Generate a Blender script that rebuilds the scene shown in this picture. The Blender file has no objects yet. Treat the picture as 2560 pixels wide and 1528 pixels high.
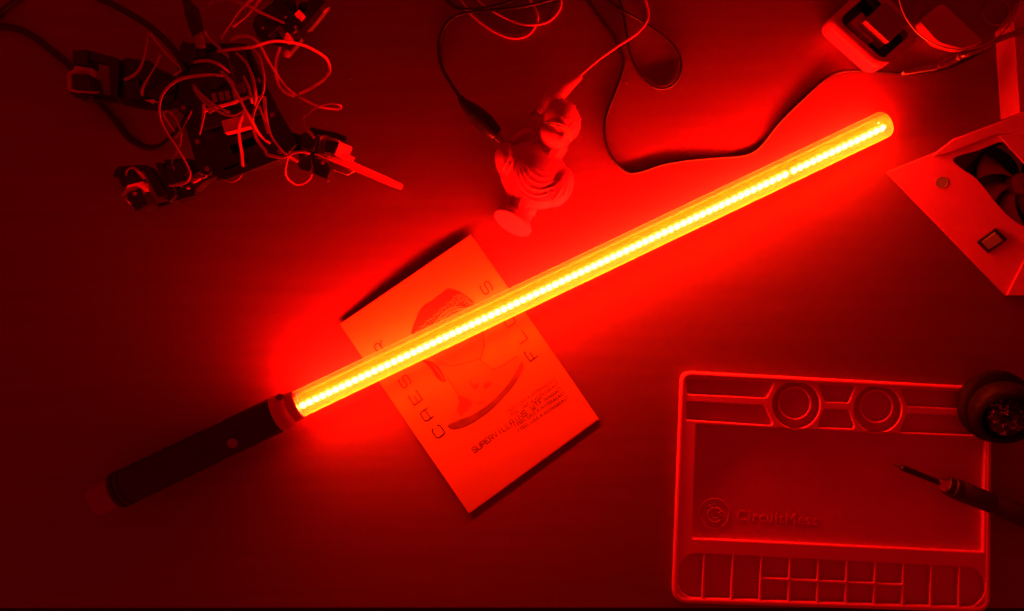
import bpy, bmesh, math, random
import numpy as np
from mathutils import Vector, Matrix
random.seed(7)
scene = bpy.context.scene
COL = scene.collection
# ------------------------------------------------------------------ camera
W, H = 0.96, 0.78           # width of the table in view (m), lens height above the table (m)
cam_d = bpy.data.cameras.new('camera'); cam = bpy.data.objects.new('camera', cam_d); COL.objects.link(cam)
cam.location = (0, 0, H); cam.rotation_euler = (0, 0, 0)
cam_d.sensor_width = 36.0; cam_d.lens = 36.0 * H / W; cam_d.clip_start = 0.01; cam_d.clip_end = 50
scene.camera = cam
# ------------------------------------------------------------------ world: the dim red bounce of the dark room
world = bpy.data.worlds.new('World'); scene.world = world; world.use_nodes = True
bg = world.node_tree.nodes['Background']
bg.inputs[0].default_value = (1.0, 0.0, 0.004, 1); bg.inputs[1].default_value = 0.23
# ------------------------------------------------------------------ exposure / render
scene.view_settings.view_transform = 'Standard'; scene.view_settings.look = 'None'
scene.view_settings.exposure = 0; scene.view_settings.gamma = 1
scene.cycles.use_denoising = True
scene.cycles.max_bounces = 8; scene.cycles.diffuse_bounces = 3; scene.cycles.glossy_bounces = 3
scene.cycles.transparent_max_bounces = 12
scene.cycles.sample_clamp_indirect = 4.0
scene.cycles.caustics_reflective = False; scene.cycles.caustics_refractive = False
LED_COL_UP = (1.0, 0.0220, 0.0008); LED_COL = (1.0, 0.0085, 0.0012)      # the red of the diodes, as the camera records it
LED_UP, LED_DOWN = 1400.0, 1550.0     # radiance of the two strips in the blade

# ------------------------------------------------------------------ helpers
def k(z=0.0): return W / 2560.0 * (H - z) / H
def P(px, py, z=0.0):
    s = k(z); return Vector(((px - 1280.0) * s, (764.0 - py) * s, z))
def crop(ox, oy, s): return lambda x, y: (ox + x / s, oy + y / s)
C1 = crop(100, 0, 4.946); C2 = crop(450, 0, 4.946); C3 = crop(250, 250, 4.9475); C4 = crop(600, 230, 5.495)
C5 = crop(0, 0, 4.946); C6 = crop(380, 120, 4.947)
D1 = crop(1060, 0, 3.297); D2 = crop(1180, 220, 3.906); D3 = crop(2000, 0, 4.441); D4 = crop(2180, 240, 2.853)
D5 = crop(1660, 900, 2.363); D6 = crop(830, 570, 2.033); D7 = crop(180, 940, 3.905); D8 = crop(2200, 920, 3.906)

def link(name, me, mat, parent=None, smooth=False):
    o = bpy.data.objects.new(name, me); COL.objects.link(o)
    if mat is not None:
        me.materials.clear(); me.materials.append(mat)
    if smooth:
        me.polygons.foreach_set('use_smooth', [True] * len(me.polygons))
    setp(o, parent)
    return o
def setp(o, parent):
    if parent is not None:
        o.parent = parent
        if parent.type == 'EMPTY':
            o.matrix_parent_inverse = Matrix.Translation(-parent.location)
def tag(o, label, cat, group=None, kind=None):
    o['label'] = label; o['category'] = cat
    if group: o['group'] = group
    if kind: o['kind'] = kind
    return o
def thing(name, loc, label, cat, group=None):
    o = bpy.data.objects.new(name, None); COL.objects.link(o); o.location = loc
    o.empty_display_size = 0.01
    return tag(o, label, cat, group)
def struct(o): o['kind'] = 'structure'; return o
def mesh(name, v, f, mat, parent=None, smooth=False):
    me = bpy.data.meshes.new(name); me.from_pydata([tuple(x) for x in v], [], f); me.update()
    return link(name, me, mat, parent, smooth)
def from_bm(name, bm, mat, parent=None, smooth=False):
    me = bpy.data.meshes.new(name); bmesh.ops.recalc_face_normals(bm, faces=bm.faces[:]); bm.to_mesh(me); bm.free()
    return link(name, me, mat, parent, smooth)
def prism_bm(bm, top, z0, bev=0.0, seg=2, bottom=None):
    """closed prism: top = list of Vectors (may differ in z), straight down to z0 (or to the given bottom ring)"""
    n = len(top)
    tv = [bm.verts.new(p) for p in top]
    bv = [bm.verts.new(p if bottom is not None else (p.x, p.y, z0)) for p in (bottom if bottom is not None else top)]
    fs = [bm.faces.new(tv), bm.faces.new(bv[::-1])]
    for i in range(n):
        j = (i + 1) % n; fs.append(bm.faces.new((tv[j], tv[i], bv[i], bv[j])))
    if bev > 0:
        es = set()
        for f in fs:
            for e in f.edges: es.add(e)
        bmesh.ops.bevel(bm, geom=list(es), offset=bev, segments=seg, profile=0.5, affect='EDGES', clamp_overlap=True)
def prism(name, pts, z0, z1, mat, parent=None, bev=0.0006, bottom=None, smooth=False):
    top = [P(x, y, z1) if not isinstance(z1, (list, tuple)) else P(x, y, z1[i]) for i, (x, y) in enumerate(pts)]
    bm = bmesh.new(); prism_bm(bm, top, z0, bev, 2, bottom)
    return from_bm(name, bm, mat, parent, smooth)
def rect(cx, cy, L, Wd, ang):
    """rectangle in photo pixels; ang in degrees, measured downwards from the x axis"""
    a = math.radians(ang); ux, uy = math.cos(a), math.sin(a)
    return [(cx + ux * s * L / 2 - uy * t * Wd / 2, cy + uy * s * L / 2 + ux * t * Wd / 2) for s, t in ((-1, -1), (1, -1), (1, 1), (-1, 1))]
def box(name, cx, cy, L, Wd, ang, z0, z1, mat, parent=None, bev=0.0006):
    return prism(name, rect(cx, cy, L, Wd, ang), z0, z1, mat, parent, bev)
def rounded(pts, r, seg=6):
    """round the corners of a 2-D polygon"""
    out = []; n = len(pts)
    rs = r if isinstance(r, (list, tuple)) else [r] * n
    for i in range(n):
        p = Vector(pts[i][:2]); a = Vector(pts[i - 1][:2]); b = Vector(pts[(i + 1) % n][:2])
        da = (a - p); db = (b - p); rr = min(rs[i], da.length * 0.49, db.length * 0.49)
        if rr < 1e-9: out.append(tuple(p)); continue
        s = p + da.normalized() * rr; e = p + db.normalized() * rr
        for q in range(seg + 1):
            t = q / seg; out.append(tuple((1 - t) ** 2 * s + 2 * t * (1 - t) * p + t * t * e))
    return out
def catmull(pts, n=8, closed=False):
    p = [np.array(q, float) for q in pts]; out = []
    m = len(p); rng = m if closed else m - 1
    for i in range(rng):
        if closed: p0, p1, p2, p3 = p[i - 1], p[i], p[(i + 1) % m], p[(i + 2) % m]
        else: p0, p1, p2, p3 = p[max(i - 1, 0)], p[i], p[i + 1], p[min(i + 2, m - 1)]
        for j in range(n):
            t = j / n
            out.append(0.5 * (2 * p1 + (p2 - p0) * t + (2 * p0 - 5 * p1 + 4 * p2 - p3) * t * t + (3 * p1 - p0 - 3 * p2 + p3) * t ** 3))
    if not closed: out.append(p[-1])
    return out
def sweep(V, F, pts, rad, sides=10, closed=False):
    """tube through 3-D points (list of np arrays); rad a number or one per point"""
    n = len(pts); base = len(V); up = np.array([0.0, 0, 1.0])
    for i in range(n):
        a = pts[i - 1] if (i or closed) else pts[0]; b = pts[(i + 1) % n] if (i < n - 1 or closed) else pts[-1]
        t = b - a; t = t / (np.linalg.norm(t) + 1e-12)
        s = np.cross(t, up)
        if np.linalg.norm(s) < 1e-3: s = np.cross(t, np.array([1.0, 0, 0]))
        s /= np.linalg.norm(s); u = np.cross(s, t)
        r = rad[i] if hasattr(rad, '__len__') else rad
        for q in range(sides):
            an = 2 * math.pi * q / sides
            V.append(pts[i] + (s * math.cos(an) + u * math.sin(an)) * r)
    for i in range(n - (0 if closed else 1)):
        i2 = (i + 1) % n
        for q in range(sides):
            q2 = (q + 1) % sides
            F.append((base + i * sides + q, base + i * sides + q2, base + i2 * sides + q2, base + i2 * sides + q))
    if not closed:
        F.append(tuple(base + q for q in range(sides))[::-1]); F.append(tuple(base + (n - 1) * sides + q for q in range(sides)))
def tube(name, pts, rad, mat, parent=None, n=8, sides=10, sm=True):
    """pts: (px, py, z)"""
    w = catmull([P(*q) for q in pts], n) if sm else [np.array(P(*q)) for q in pts]
    if hasattr(rad, '__len__') and len(rad) == len(pts):
        rad = np.interp(np.linspace(0, len(pts) - 1, len(w)), range(len(pts)), rad)
    V, F = [], []; sweep(V, F, [np.array(q) for q in w], rad, sides)
    return mesh(name, V, F, mat, parent, True)
def ribbon(name, pts, mat, parent=None, strands=3, r=0.00062, n=10):
    """flat servo lead: strands lying side by side"""
    w = [np.array(q) for q in catmull([P(*q) for q in pts], n)]
    N = len(w); V, F = [], []
    ph = random.random() * 6; tw = random.uniform(0.6, 1.5)
    for s in range(strands):
        o = (s - (strands - 1) / 2) * r * 1.95; ps = []
        for i in range(N):
            t = w[min(i + 1, N - 1)] - w[max(i - 1, 0)]; t /= np.linalg.norm(t) + 1e-12
            side = np.cross(t, [0, 0, 1.0]); side /= np.linalg.norm(side) + 1e-9
            a = 0.9 * math.sin(ph + tw * 3 * i / N)
            ps.append(w[i] + (side * math.cos(a) + np.array([0, 0, 1.0]) * math.sin(a)) * o)
        sweep(V, F, ps, r, 7)
    return mesh(name, V, F, mat, parent, True)
def lathe(name, prof, origin, axis, mat, parent=None, seg=32, smooth=True, cap=True):
    """prof: (radius, distance along axis)"""
    a = Vector(axis).normalized(); o = Vector(origin)
    s = a.cross(Vector((0, 0, 1)))
    if s.length < 1e-3: s = Vector((1, 0, 0))
    s.normalize(); u = s.cross(a)
    V, F = [], []
    for r, t in prof:
        for q in range(seg):
            an = 2 * math.pi * q / seg
            V.append(o + a * t + (s * math.cos(an) + u * math.sin(an)) * r)
    for i in range(len(prof) - 1):
        for q in range(seg):
            q2 = (q + 1) % seg; F.append((i * seg + q, i * seg + q2, (i + 1) * seg + q2, (i + 1) * seg + q))
    if cap:
        F.append(tuple(range(seg))[::-1]); F.append(tuple((len(prof) - 1) * seg + q for q in range(seg)))
    bm = bmesh.new(); vs = [bm.verts.new(v) for v in V]
    for f in F:
        try: bm.faces.new([vs[i] for i in f])
        except ValueError: pass
    bmesh.ops.remove_doubles(bm, verts=bm.verts[:], dist=1e-6)
    o = from_bm(name, bm, mat, parent, smooth)
    if smooth: o.data.set_sharp_from_angle(angle=math.radians(40))
    return o
def plate(name, outlines, z0, z1, mat, parent=None, bevel=0.0005, res=2):
    """filled 2-D outlines (first the outside, then holes), extruded, with rounded edges. outlines in world xy."""
    cu = bpy.data.curves.new(name, 'CURVE'); cu.dimensions = '2D'; cu.fill_mode = 'BOTH'
    h = (z1 - z0) / 2 - bevel
    cu.extrude = max(h, 1e-5); cu.bevel_depth = bevel; cu.bevel_resolution = res; cu.offset = -bevel
    for ol in outlines:
        sp = cu.splines.new('POLY'); sp.points.add(len(ol) - 1); sp.use_cyclic_u = True
        for i, p in enumerate(ol): sp.points[i].co = (p[0], p[1], 0, 1)
    ob = bpy.data.objects.new('tmp', cu); COL.objects.link(ob)
    dg = bpy.context.evaluated_depsgraph_get()
    me = bpy.data.meshes.new_from_object(ob.evaluated_get(dg)); bpy.data.objects.remove(ob); bpy.data.curves.remove(cu)
    me.transform(Matrix.Translation((0, 0, (z0 + z1) / 2))); me.name = name
    o = link(name, me, mat, parent, True); me.set_sharp_from_angle(angle=math.radians(50))
    return o
def wp(pts, z): return [tuple(P(x, y, z))[:2] for x, y in pts]
def text_mesh(txt, size, extrude=0.0, bevel=0.0, space=1.0):
    cu = bpy.data.curves.new('t', 'FONT'); cu.body = txt; cu.size = size; cu.extrude = extrude; cu.bevel_depth = bevel
    cu.space_character = space; cu.align_x = 'LEFT'
    ob = bpy.data.objects.new('tmp', cu); COL.objects.link(ob)
    dg = bpy.context.evaluated_depsgraph_get()
    me = bpy.data.meshes.new_from_object(ob.evaluated_get(dg)); bpy.data.objects.remove(ob)
    return me
def text_on(name, txt, p0, p1, height, z, mat, parent, extrude=0.00005, bevel=0.0):
    """text whose baseline runs from photo pixel p0 to p1 at height z, fitted to that length"""
    a = P(*p0, z); b = P(*p1, z); me = text_mesh(txt, 1.0, 0.0, 0.0, 1.14)
    xs = [v.co.x for v in me.vertices]; w = max(xs) - min(xs); x0 = min(xs)
    d = b - a; L = d.length; sx = L / w; sy = height / 0.70
    ang = math.atan2(d.y, d.x)
    M = Matrix.Translation(a) @ Matrix.Rotation(ang, 4, 'Z') @ Matrix.Diagonal((sx, sy, 1, 1)) @ Matrix.Translation((-x0, 0, 0))
    me.transform(M)
    if extrude > 0:
        bm = bmesh.new(); bm.from_mesh(me); r = bmesh.ops.extrude_face_region(bm, geom=bm.faces[:])
        bmesh.ops.translate(bm, verts=[g for g in r['geom'] if isinstance(g, bmesh.types.BMVert)], vec=(0, 0, extrude))
        bmesh.ops.recalc_face_normals(bm, faces=bm.faces[:]); bm.to_mesh(me); bm.free()
    return link(name, me, mat, parent)

# ------------------------------------------------------------------ materials
def material(name, col, rough=0.5, metal=0.0, spec=0.5, var=0.0, vscale=40.0, bump=0.0, bscale=300.0, stretch=None, trans=0.0, sss=0.0, coat=0.0):
    m = bpy.data.materials.new(name); m.use_nodes = True; nt = m.node_tree; b = nt.nodes['Principled BSDF']
    b.inputs['Base Color'].default_value = (*col, 1); b.inputs['Roughness'].default_value = rough
    b.inputs['Metallic'].default_value = metal; b.inputs['Specular IOR Level'].default_value = spec
    if trans: b.inputs['Transmission Weight'].default_value = trans
    if coat: b.inputs['Coat Weight'].default_value = coat
    if sss:
        b.inputs['Subsurface Weight'].default_value = sss; b.inputs['Subsurface Radius'].default_value = (0.004, 0.001, 0.001); b.inputs['Subsurface Scale'].default_value = 1.0
    tc = nt.nodes.new('ShaderNodeTexCoord')
    vec = tc.outputs['Object']
    if stretch:
        mp = nt.nodes.new('ShaderNodeMapping'); mp.inputs['Scale'].default_value = stretch
        nt.links.new(vec, mp.inputs['Vector']); vec = mp.outputs['Vector']
    if var > 0:
        n = nt.nodes.new('ShaderNodeTexNoise'); n.inputs['Scale'].default_value = vscale; n.inputs['Detail'].default_value = 6
        nt.links.new(vec, n.inputs['Vector'])
        r = nt.nodes.new('ShaderNodeMapRange'); r.inputs['From Min'].default_value = 0.3; r.inputs['From Max'].default_value = 0.7
        r.inputs['To Min'].default_value = 1 - var; r.inputs['To Max'].default_value = 1 + var
        nt.links.new(n.outputs['Fac'], r.inputs['Value'])
        mx = nt.nodes.new('ShaderNodeVectorMath'); mx.operation = 'SCALE'; mx.inputs[0].default_value = col
        nt.links.new(r.outputs['Result'], mx.inputs['Scale']); nt.links.new(mx.outputs['Vector'], b.inputs['Base Color'])
        r2 = nt.nodes.new('ShaderNodeMapRange'); r2.inputs['To Min'].default_value = max(rough - 0.1, 0.03); r2.inputs['To Max'].default_value = min(rough + 0.1, 1)
        nt.links.new(n.outputs['Fac'], r2.inputs['Value']); nt.links.new(r2.outputs['Result'], b.inputs['Roughness'])
    if bump > 0:
        n2 = nt.nodes.new('ShaderNodeTexNoise'); n2.inputs['Scale'].default_value = bscale; n2.inputs['Detail'].default_value = 4
        nt.links.new(vec, n2.inputs['Vector'])
        bp = nt.nodes.new('ShaderNodeBump'); bp.inputs['Strength'].default_value = bump; bp.inputs['Distance'].default_value = 0.0006
        nt.links.new(n2.outputs['Fac'], bp.inputs['Height']); nt.links.new(bp.outputs['Normal'], b.inputs['Normal'])
    return m
M_table = material('table_wood', (0.205, 0.034, 0.070), 0.5, var=0.06, vscale=16, bump=0.06, bscale=60, stretch=(0.35, 6, 1), spec=0.4)
M_floor = material('dark_floor', (0.02, 0.02, 0.02), 0.8, var=0.2)
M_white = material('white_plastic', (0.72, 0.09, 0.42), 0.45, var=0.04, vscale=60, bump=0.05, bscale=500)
M_print = material('printed_plastic', (0.68, 0.08, 0.45), 0.5, var=0.05, vscale=30, bump=0.25, bscale=1400, stretch=(0.12, 1, 1))
M_black = material('black_plastic', (0.022, 0.021, 0.021), 0.42, var=0.2, vscale=80, bump=0.08, bscale=700)
M_robot = material('robot_black', (0.018, 0.017, 0.017), 0.4, var=0.25, vscale=60, bump=0.1, bscale=900)
M_servo = material('servo_case', (0.026, 0.025, 0.025), 0.3, var=0.2, vscale=80)
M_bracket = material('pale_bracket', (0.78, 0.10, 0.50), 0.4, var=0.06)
M_metal = material('bright_metal', (0.75, 0.74, 0.72), 0.22, metal=1.0, var=0.08, vscale=200)
M_steel = material('dull_steel', (0.35, 0.34, 0.33), 0.35, metal=1.0, var=0.15, vscale=150)
M_nickel = material('satin_nickel', (0.62, 0.60, 0.58), 0.5, metal=0.35, var=0.1, vscale=200)
M_brass = material('brass_wool', (0.16, 0.08, 0.05), 0.3, metal=1.0)  # shaded wool: darkened so the bright glint strands stand out
M_cable = material('black_rubber', (0.02, 0.02, 0.02), 0.45, var=0.15, vscale=200)
M_pale = material('pale_cable', (0.72, 0.10, 0.50), 0.4, var=0.05)
M_wire = material('servo_wire', (0.60, 0.08, 0.40), 0.35, var=0.12, vscale=60)
M_mat = material('silicone', (0.78, 0.09, 0.60), 0.5, var=0.05, vscale=25, bump=0.06, bscale=900)  # frame and rim: glow of the raised edges put into a paler colour
M_matfloor = material('silicone_floor', (0.68, 0.08, 0.50), 0.55, var=0.06, vscale=25, bump=0.1, bscale=1200)  # same silicone, darker copy for the recessed floor
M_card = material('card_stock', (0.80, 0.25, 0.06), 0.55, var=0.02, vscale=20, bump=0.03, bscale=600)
M_ink = material('dark_ink', (0.045, 0.012, 0.012), 0.55)
M_ink2 = material('mid_ink', (0.085, 0.018, 0.012), 0.55, var=0.15, vscale=150)
M_ink3 = material('light_ink', (0.30, 0.07, 0.03), 0.55, var=0.12, vscale=120)
M_ink4 = material('pale_ink', (0.52, 0.20, 0.06), 0.55, var=0.06, vscale=120)
M_ink5 = material('deep_ink', (0.20, 0.05, 0.03), 0.55, var=0.25, vscale=120)
M_grip = material('grip', (0.026, 0.022, 0.022), 0.55, var=0.2, vscale=90, bump=0.3, bscale=500)
M_ring = material('emitter_ring', (0.78, 0.12, 0.40), 0.35, var=0.05)
M_pommel = material('pommel', (0.28, 0.05, 0.15), 0.4, var=0.08)
M_board = material('circuit_board', (0.035, 0.03, 0.03), 0.4, var=0.3, vscale=120)
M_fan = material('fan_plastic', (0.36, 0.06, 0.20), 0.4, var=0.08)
M_grey = material('grey_plastic', (0.26, 0.25, 0.25), 0.45, var=0.08)
def emissive(name, col, s):
    m = bpy.data.materials.new(name); m.use_nodes = True; nt = m.node_tree; nt.nodes.clear()
    e = nt.nodes.new('ShaderNodeEmission'); e.inputs[0].default_value = (*col, 1); e.inputs[1].default_value = s
    o = nt.nodes.new('ShaderNodeOutputMaterial'); nt.links.new(e.outputs[0], o.inputs[0])
    return m
M_led_core = emissive('led_core', (1.0, 0.95, 0.85), 2.2)
M_led_up = emissive('led_up', LED_COL_UP, LED_UP); M_led_dn = emissive('led_down', LED_COL, LED_DOWN)
def blade_mat():
    m = bpy.data.materials.new('frosted_tube'); m.use_nodes = True; nt = m.node_tree; nt.nodes.clear()
    N = nt.nodes.new; tr = N('ShaderNodeBsdfTransparent'); tl = N('ShaderNodeBsdfTranslucent'); df = N('ShaderNodeBsdfDiffuse'); gl = N('ShaderNodeBsdfGlossy')
    tr.inputs[0].default_value = (0.97, 0.97, 0.97, 1)
    tl.inputs[0].default_value = df.inputs[0].default_value = (0.9, 0.88, 0.22, 1); gl.inputs['Roughness'].default_value = 0.12
    a = N('ShaderNodeMixShader'); a.inputs[0].default_value = 0.45; nt.links.new(tl.outputs[0], a.inputs[1]); nt.links.new(df.outputs[0], a.inputs[2])
    lw = N('ShaderNodeLayerWeight'); lw.inputs[0].default_value = 0.35
    mr = N('ShaderNodeMapRange'); mr.inputs['To Min'].default_value = 0.34; mr.inputs['To Max'].default_value = 0.65
    nt.links.new(lw.outputs['Facing'], mr.inputs['Value'])
    b = N('ShaderNodeMixShader'); nt.links.new(mr.outputs['Result'], b.inputs[0]); nt.links.new(tr.outputs[0], b.inputs[1]); nt.links.new(a.outputs[0], b.inputs[2])
    fr = N('ShaderNodeFresnel'); fr.inputs[0].default_value = 1.3
    fm = N('ShaderNodeMath'); fm.operation = 'MULTIPLY'; fm.inputs[1].default_value = 0.2; nt.links.new(fr.outputs[0], fm.inputs[0])
    c = N('ShaderNodeMixShader'); nt.links.new(fm.outputs[0], c.inputs[0]); nt.links.new(b.outputs[0], c.inputs[1]); nt.links.new(gl.outputs[0], c.inputs[2])
    o = N('ShaderNodeOutputMaterial'); nt.links.new(c.outputs[0], o.inputs[0]); return m
M_blade = blade_mat()
def thin_glass(name, tint=0.95, refl=1.35):
    m = bpy.data.materials.new(name); m.use_nodes = True; nt = m.node_tree; nt.nodes.clear(); N = nt.nodes.new
    tr = N('ShaderNodeBsdfTransparent'); tr.inputs[0].default_value = (tint, tint, tint, 1)
    gl = N('ShaderNodeBsdfGlossy'); gl.inputs['Roughness'].default_value = 0.03
    fr = N('ShaderNodeFresnel'); fr.inputs[0].default_value = refl
    c = N('ShaderNodeMixShader'); nt.links.new(fr.outputs[0], c.inputs[0]); nt.links.new(tr.outputs[0], c.inputs[1]); nt.links.new(gl.outputs[0], c.inputs[2])
    o = N('ShaderNodeOutputMaterial'); nt.links.new(c.outputs[0], o.inputs[0]); return m
M_lens = thin_glass('lens_glass', 0.93, 1.5)

# ------------------------------------------------------------------ setting
yb = P(1280, 1521, 0).y
bm = bmesh.new()
prism_bm(bm, [Vector((-0.62, 0.42, 0)), Vector((0.62, 0.42, 0)), Vector((0.62, yb, 0)), Vector((-0.62, yb, 0))][::-1], -0.025, 0.0012, 2)
struct(from_bm('table', bm, M_table))
struct(mesh('floor', [(-2, -2, -0.72), (2, -2, -0.72), (2, 2, -0.72), (-2, 2, -0.72)], [(0, 1, 2, 3)], M_floor))

# ------------------------------------------------------------------ light saber
Zt, Zl = 0.0158, 0.0285
BL = P(748, 1010, Zl); BT = P(2206, 313, Zt)
ax = (BT - BL); BLEN = ax.length; ax.normalize()
side = Vector((0, 0, 1)).cross(ax).normalized()        # towards the upper left of the photo
upv = ax.cross(side).normalized()
saber = thing('light_saber', Vector((BL.x, BL.y, 0)), 'glowing red light saber with clear tube blade and black hilt', 'light saber')
R = 0.0124
prof = [(R, 0.0), (R, BLEN)]
for i in range(1, 7):
    a = i / 6 * math.pi / 2; prof.append((R - 0.0035 + 0.0035 * math.cos(a), BLEN + 0.0045 * math.sin(a)))
blade = lathe('blade_tube', prof, BL, ax, M_blade, saber, 48, True, cap=False)
bm = bmesh.new(); bm.from_mesh(blade.data)
es = [e for e in bm.edges if e.is_boundary]
far = [e for e in es if (e.verts[0].co - BT).length < 0.1]
if far: bmesh.ops.contextual_create(bm, geom=far)
bm.to_mesh(blade.data); bm.free()
th = math.radians(36)                                   # the strips are rolled towards the lower right
nrm = (upv * math.cos(th) - side * math.sin(th)).normalized(); tang = ax.cross(nrm).normalized()
def strip(sgn, mat_led, nled=91, pos0=0.0035, gap=76):
    off = nrm * (0.0036 * sgn)
    A = BL + ax * 0.001; B = BL + ax * (BLEN - 0.002); hw = tang * 0.0055; t = nrm * 0.0004
    v = [A + off - hw - t, A + off + hw - t, B + off + hw - t, B + off - hw - t, A + off - hw + t, A + off + hw + t, B + off + hw + t, B + off - hw + t]
    f = [(0, 3, 2, 1), (4, 5, 6, 7), (0, 1, 5, 4), (1, 2, 6, 5), (2, 3, 7, 6), (3, 0, 4, 7)]
    st = mesh('led_strip', v, f, M_white, saber)
    # one diode: low emitting dome on the strip
    rr = 0.0032 if sgn > 0 else 0.0026
    ns = 10; V = []; F = []
    for r_, h_ in ((rr, 0.0), (rr * 0.97, 0.0008), (rr * 0.82, 0.0013)):
        for q in range(ns): V.append((r_ * math.cos(2 * math.pi * q / ns), r_ * math.sin(2 * math.pi * q / ns), h_))
    for i in range(2):
        for q in range(ns): F.append((i * ns + q, i * ns + (q + 1) % ns, (i + 1) * ns + (q + 1) % ns, (i + 1) * ns + q))
    F.append(tuple(2 * ns + q for q in range(ns)))
    me = bpy.data.meshes.new('led'); me.from_pydata(V, [], F); me.materials.append(mat_led); me.materials.append(M_led_core); me.polygons[len(F) - 1].material_index = 1 if sgn > 0 else 0
    zax = nrm * sgn; Mr = Matrix((ax, zax.cross(ax), zax)).transposed().to_4x4()
    pitch = (BLEN - 0.0065) / (nled - 1 + 0.38)
    for i in range(nled):
        d = pos0 + pitch * (i + (0.38 if i >= gap else 0))
        o = bpy.data.objects.new('led', me); COL.objects.link(o); o.parent = st
        o.matrix_basis = Matrix.Translation(BL + ax * d + off + nrm * (0.00042 * sgn)) @ Mr
    return st
strip(1, M_led_up); strip(-1, M_led_dn)
# hilt
hx = -ax
def hp(d): return BL + hx * d
hl = (P(235, 1262, 0.035) - BL).length
lathe('emitter_ring', [(0.0128, -0.002), (0.0136, 0.0), (0.0140, 0.006), (0.0146, 0.0065), (0.0158, 0.010), (0.0163, 0.014), (0.0165, 0.020)], hp(0.002), hx, M_ring, saber, 40)
w = lathe('retaining_clip', [(0.0, -0.003), (0.0042, -0.003), (0.0042, 0.001), (0.0, 0.001)], hp(0.0105) + side * 0.0125 + upv * 0.0098, (side * 0.7 + upv).normalized(), M_grey, saber, 4, False)
lathe('grip', [(0.0158, 0.0), (0.0164, 0.001), (0.0164, 0.046), (0.0158, 0.048), (0.0158, 0.062), (0.0163, 0.064), (0.0163, hl - 0.058), (0.0158, hl - 0.054), (0.0150, hl - 0.050)], hp(0.0205), hx, M_grip, saber, 40)
for i in range(9):
    lathe('grip_ridge', [(0.0160, 0), (0.01685, 0.0012), (0.01685, 0.0017), (0.0160, 0.0044)], hp(0.092 + i * 0.0105), hx, M_grip, saber, 32)
lathe('collar', [(0.0150, 0), (0.0168, 0.0008), (0.0172, 0.003), (0.0168, 0.0052), (0.0150, 0.006)], hp(hl - 0.0335), hx, M_grip, saber, 40)
lathe('pommel', [(0.0142, 0), (0.0146, 0.004), (0.0142, 0.010), (0.0146, 0.016), (0.0150, 0.022), (0.0140, 0.026), (0.0, 0.0262)], hp(hl - 0.028), hx, M_pommel, saber, 24)
bp_ = hp(0.0635) + upv * 0.0145 - side * 0.0055
bt = lathe('power_button', [(0.0046, 0.0), (0.0046, 0.0018), (0.0040, 0.0024), (0.0, 0.0026)], bp_, (upv - side * 0.35).normalized(), M_grey, saber, 20)

# ------------------------------------------------------------------ art cards
CT = 0.0015
cardc = {'TL': D6(40, 490), 'TR': D6(705, 35), 'BR': D6(1355, 970), 'BL': D6(695, 1450)}
def cuv(u, v):
    a = np.array(cardc['BL']) * (1 - u) + np.array(cardc['BR']) * u; b = np.array(cardc['TL']) * (1 - u) + np.array(cardc['TR']) * u
    return a * (1 - v) + b * v
def sheet(name, f, zf, thick, mat, parent=None, nu=14, nv=20):
    V, F = [], []
    for s in (0, 1):
        for j in range(nv + 1):
            for i in range(nu + 1):
                u, v = i / nu, j / nv; z = zf(u, v); p = P(*f(u, v), z); V.append((p.x, p.y, z - s * thick))
    m = (nu + 1) * (nv + 1)
    for j in range(nv):
        for i in range(nu):
            a = j * (nu + 1) + i; F.append((a, a + 1, a + nu + 2, a + nu + 1)); F.append((m + a, m + a + nu + 1, m + a + nu + 2, m + a + 1))
    rim = [i for i in range(nu + 1)] + [j * (nu + 1) + nu for j in range(1, nv + 1)] + [nv * (nu + 1) + i for i in range(nu - 1, -1, -1)] + [j * (nu + 1) for j in range(nv - 1, 0, -1)]
    for a, b in zip(rim, rim[1:] + rim[:1]): F.append((b, a, m + a, m + b))
    return mesh(name, V, F, mat, parent)
lc = [np.array(D6(64, 492)), np.array(D6(722, 52)), np.array(D6(1359, 974)), np.array(D6(703, 1449))]
def luv(u, v): return (lc[3] * (1 - u) + lc[2] * u) * (1 - v) + (lc[0] * (1 - u) + lc[1] * u) * v
low = sheet('art_card', luv, lambda u, v: 0.0007, 0.0006, M_card)
tag(low, 'plain pale card lying underneath the printed statue card, only its edge showing', 'card')
card = thing('printed_card', P(*cuv(0.5, 0.5), 0), 'pale card printed with a statue bust and letters, under the glowing blade', 'card')
def cz(u, v): return CT + 0.0026 * max(0.0, (v - 0.80) / 0.20) ** 2 * (1 - 0.55 * abs(2 * u - 1) ** 2)
sheet('card', cuv, cz, 0.0007, M_card, card)
Zc = CT + 0.00035
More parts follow.
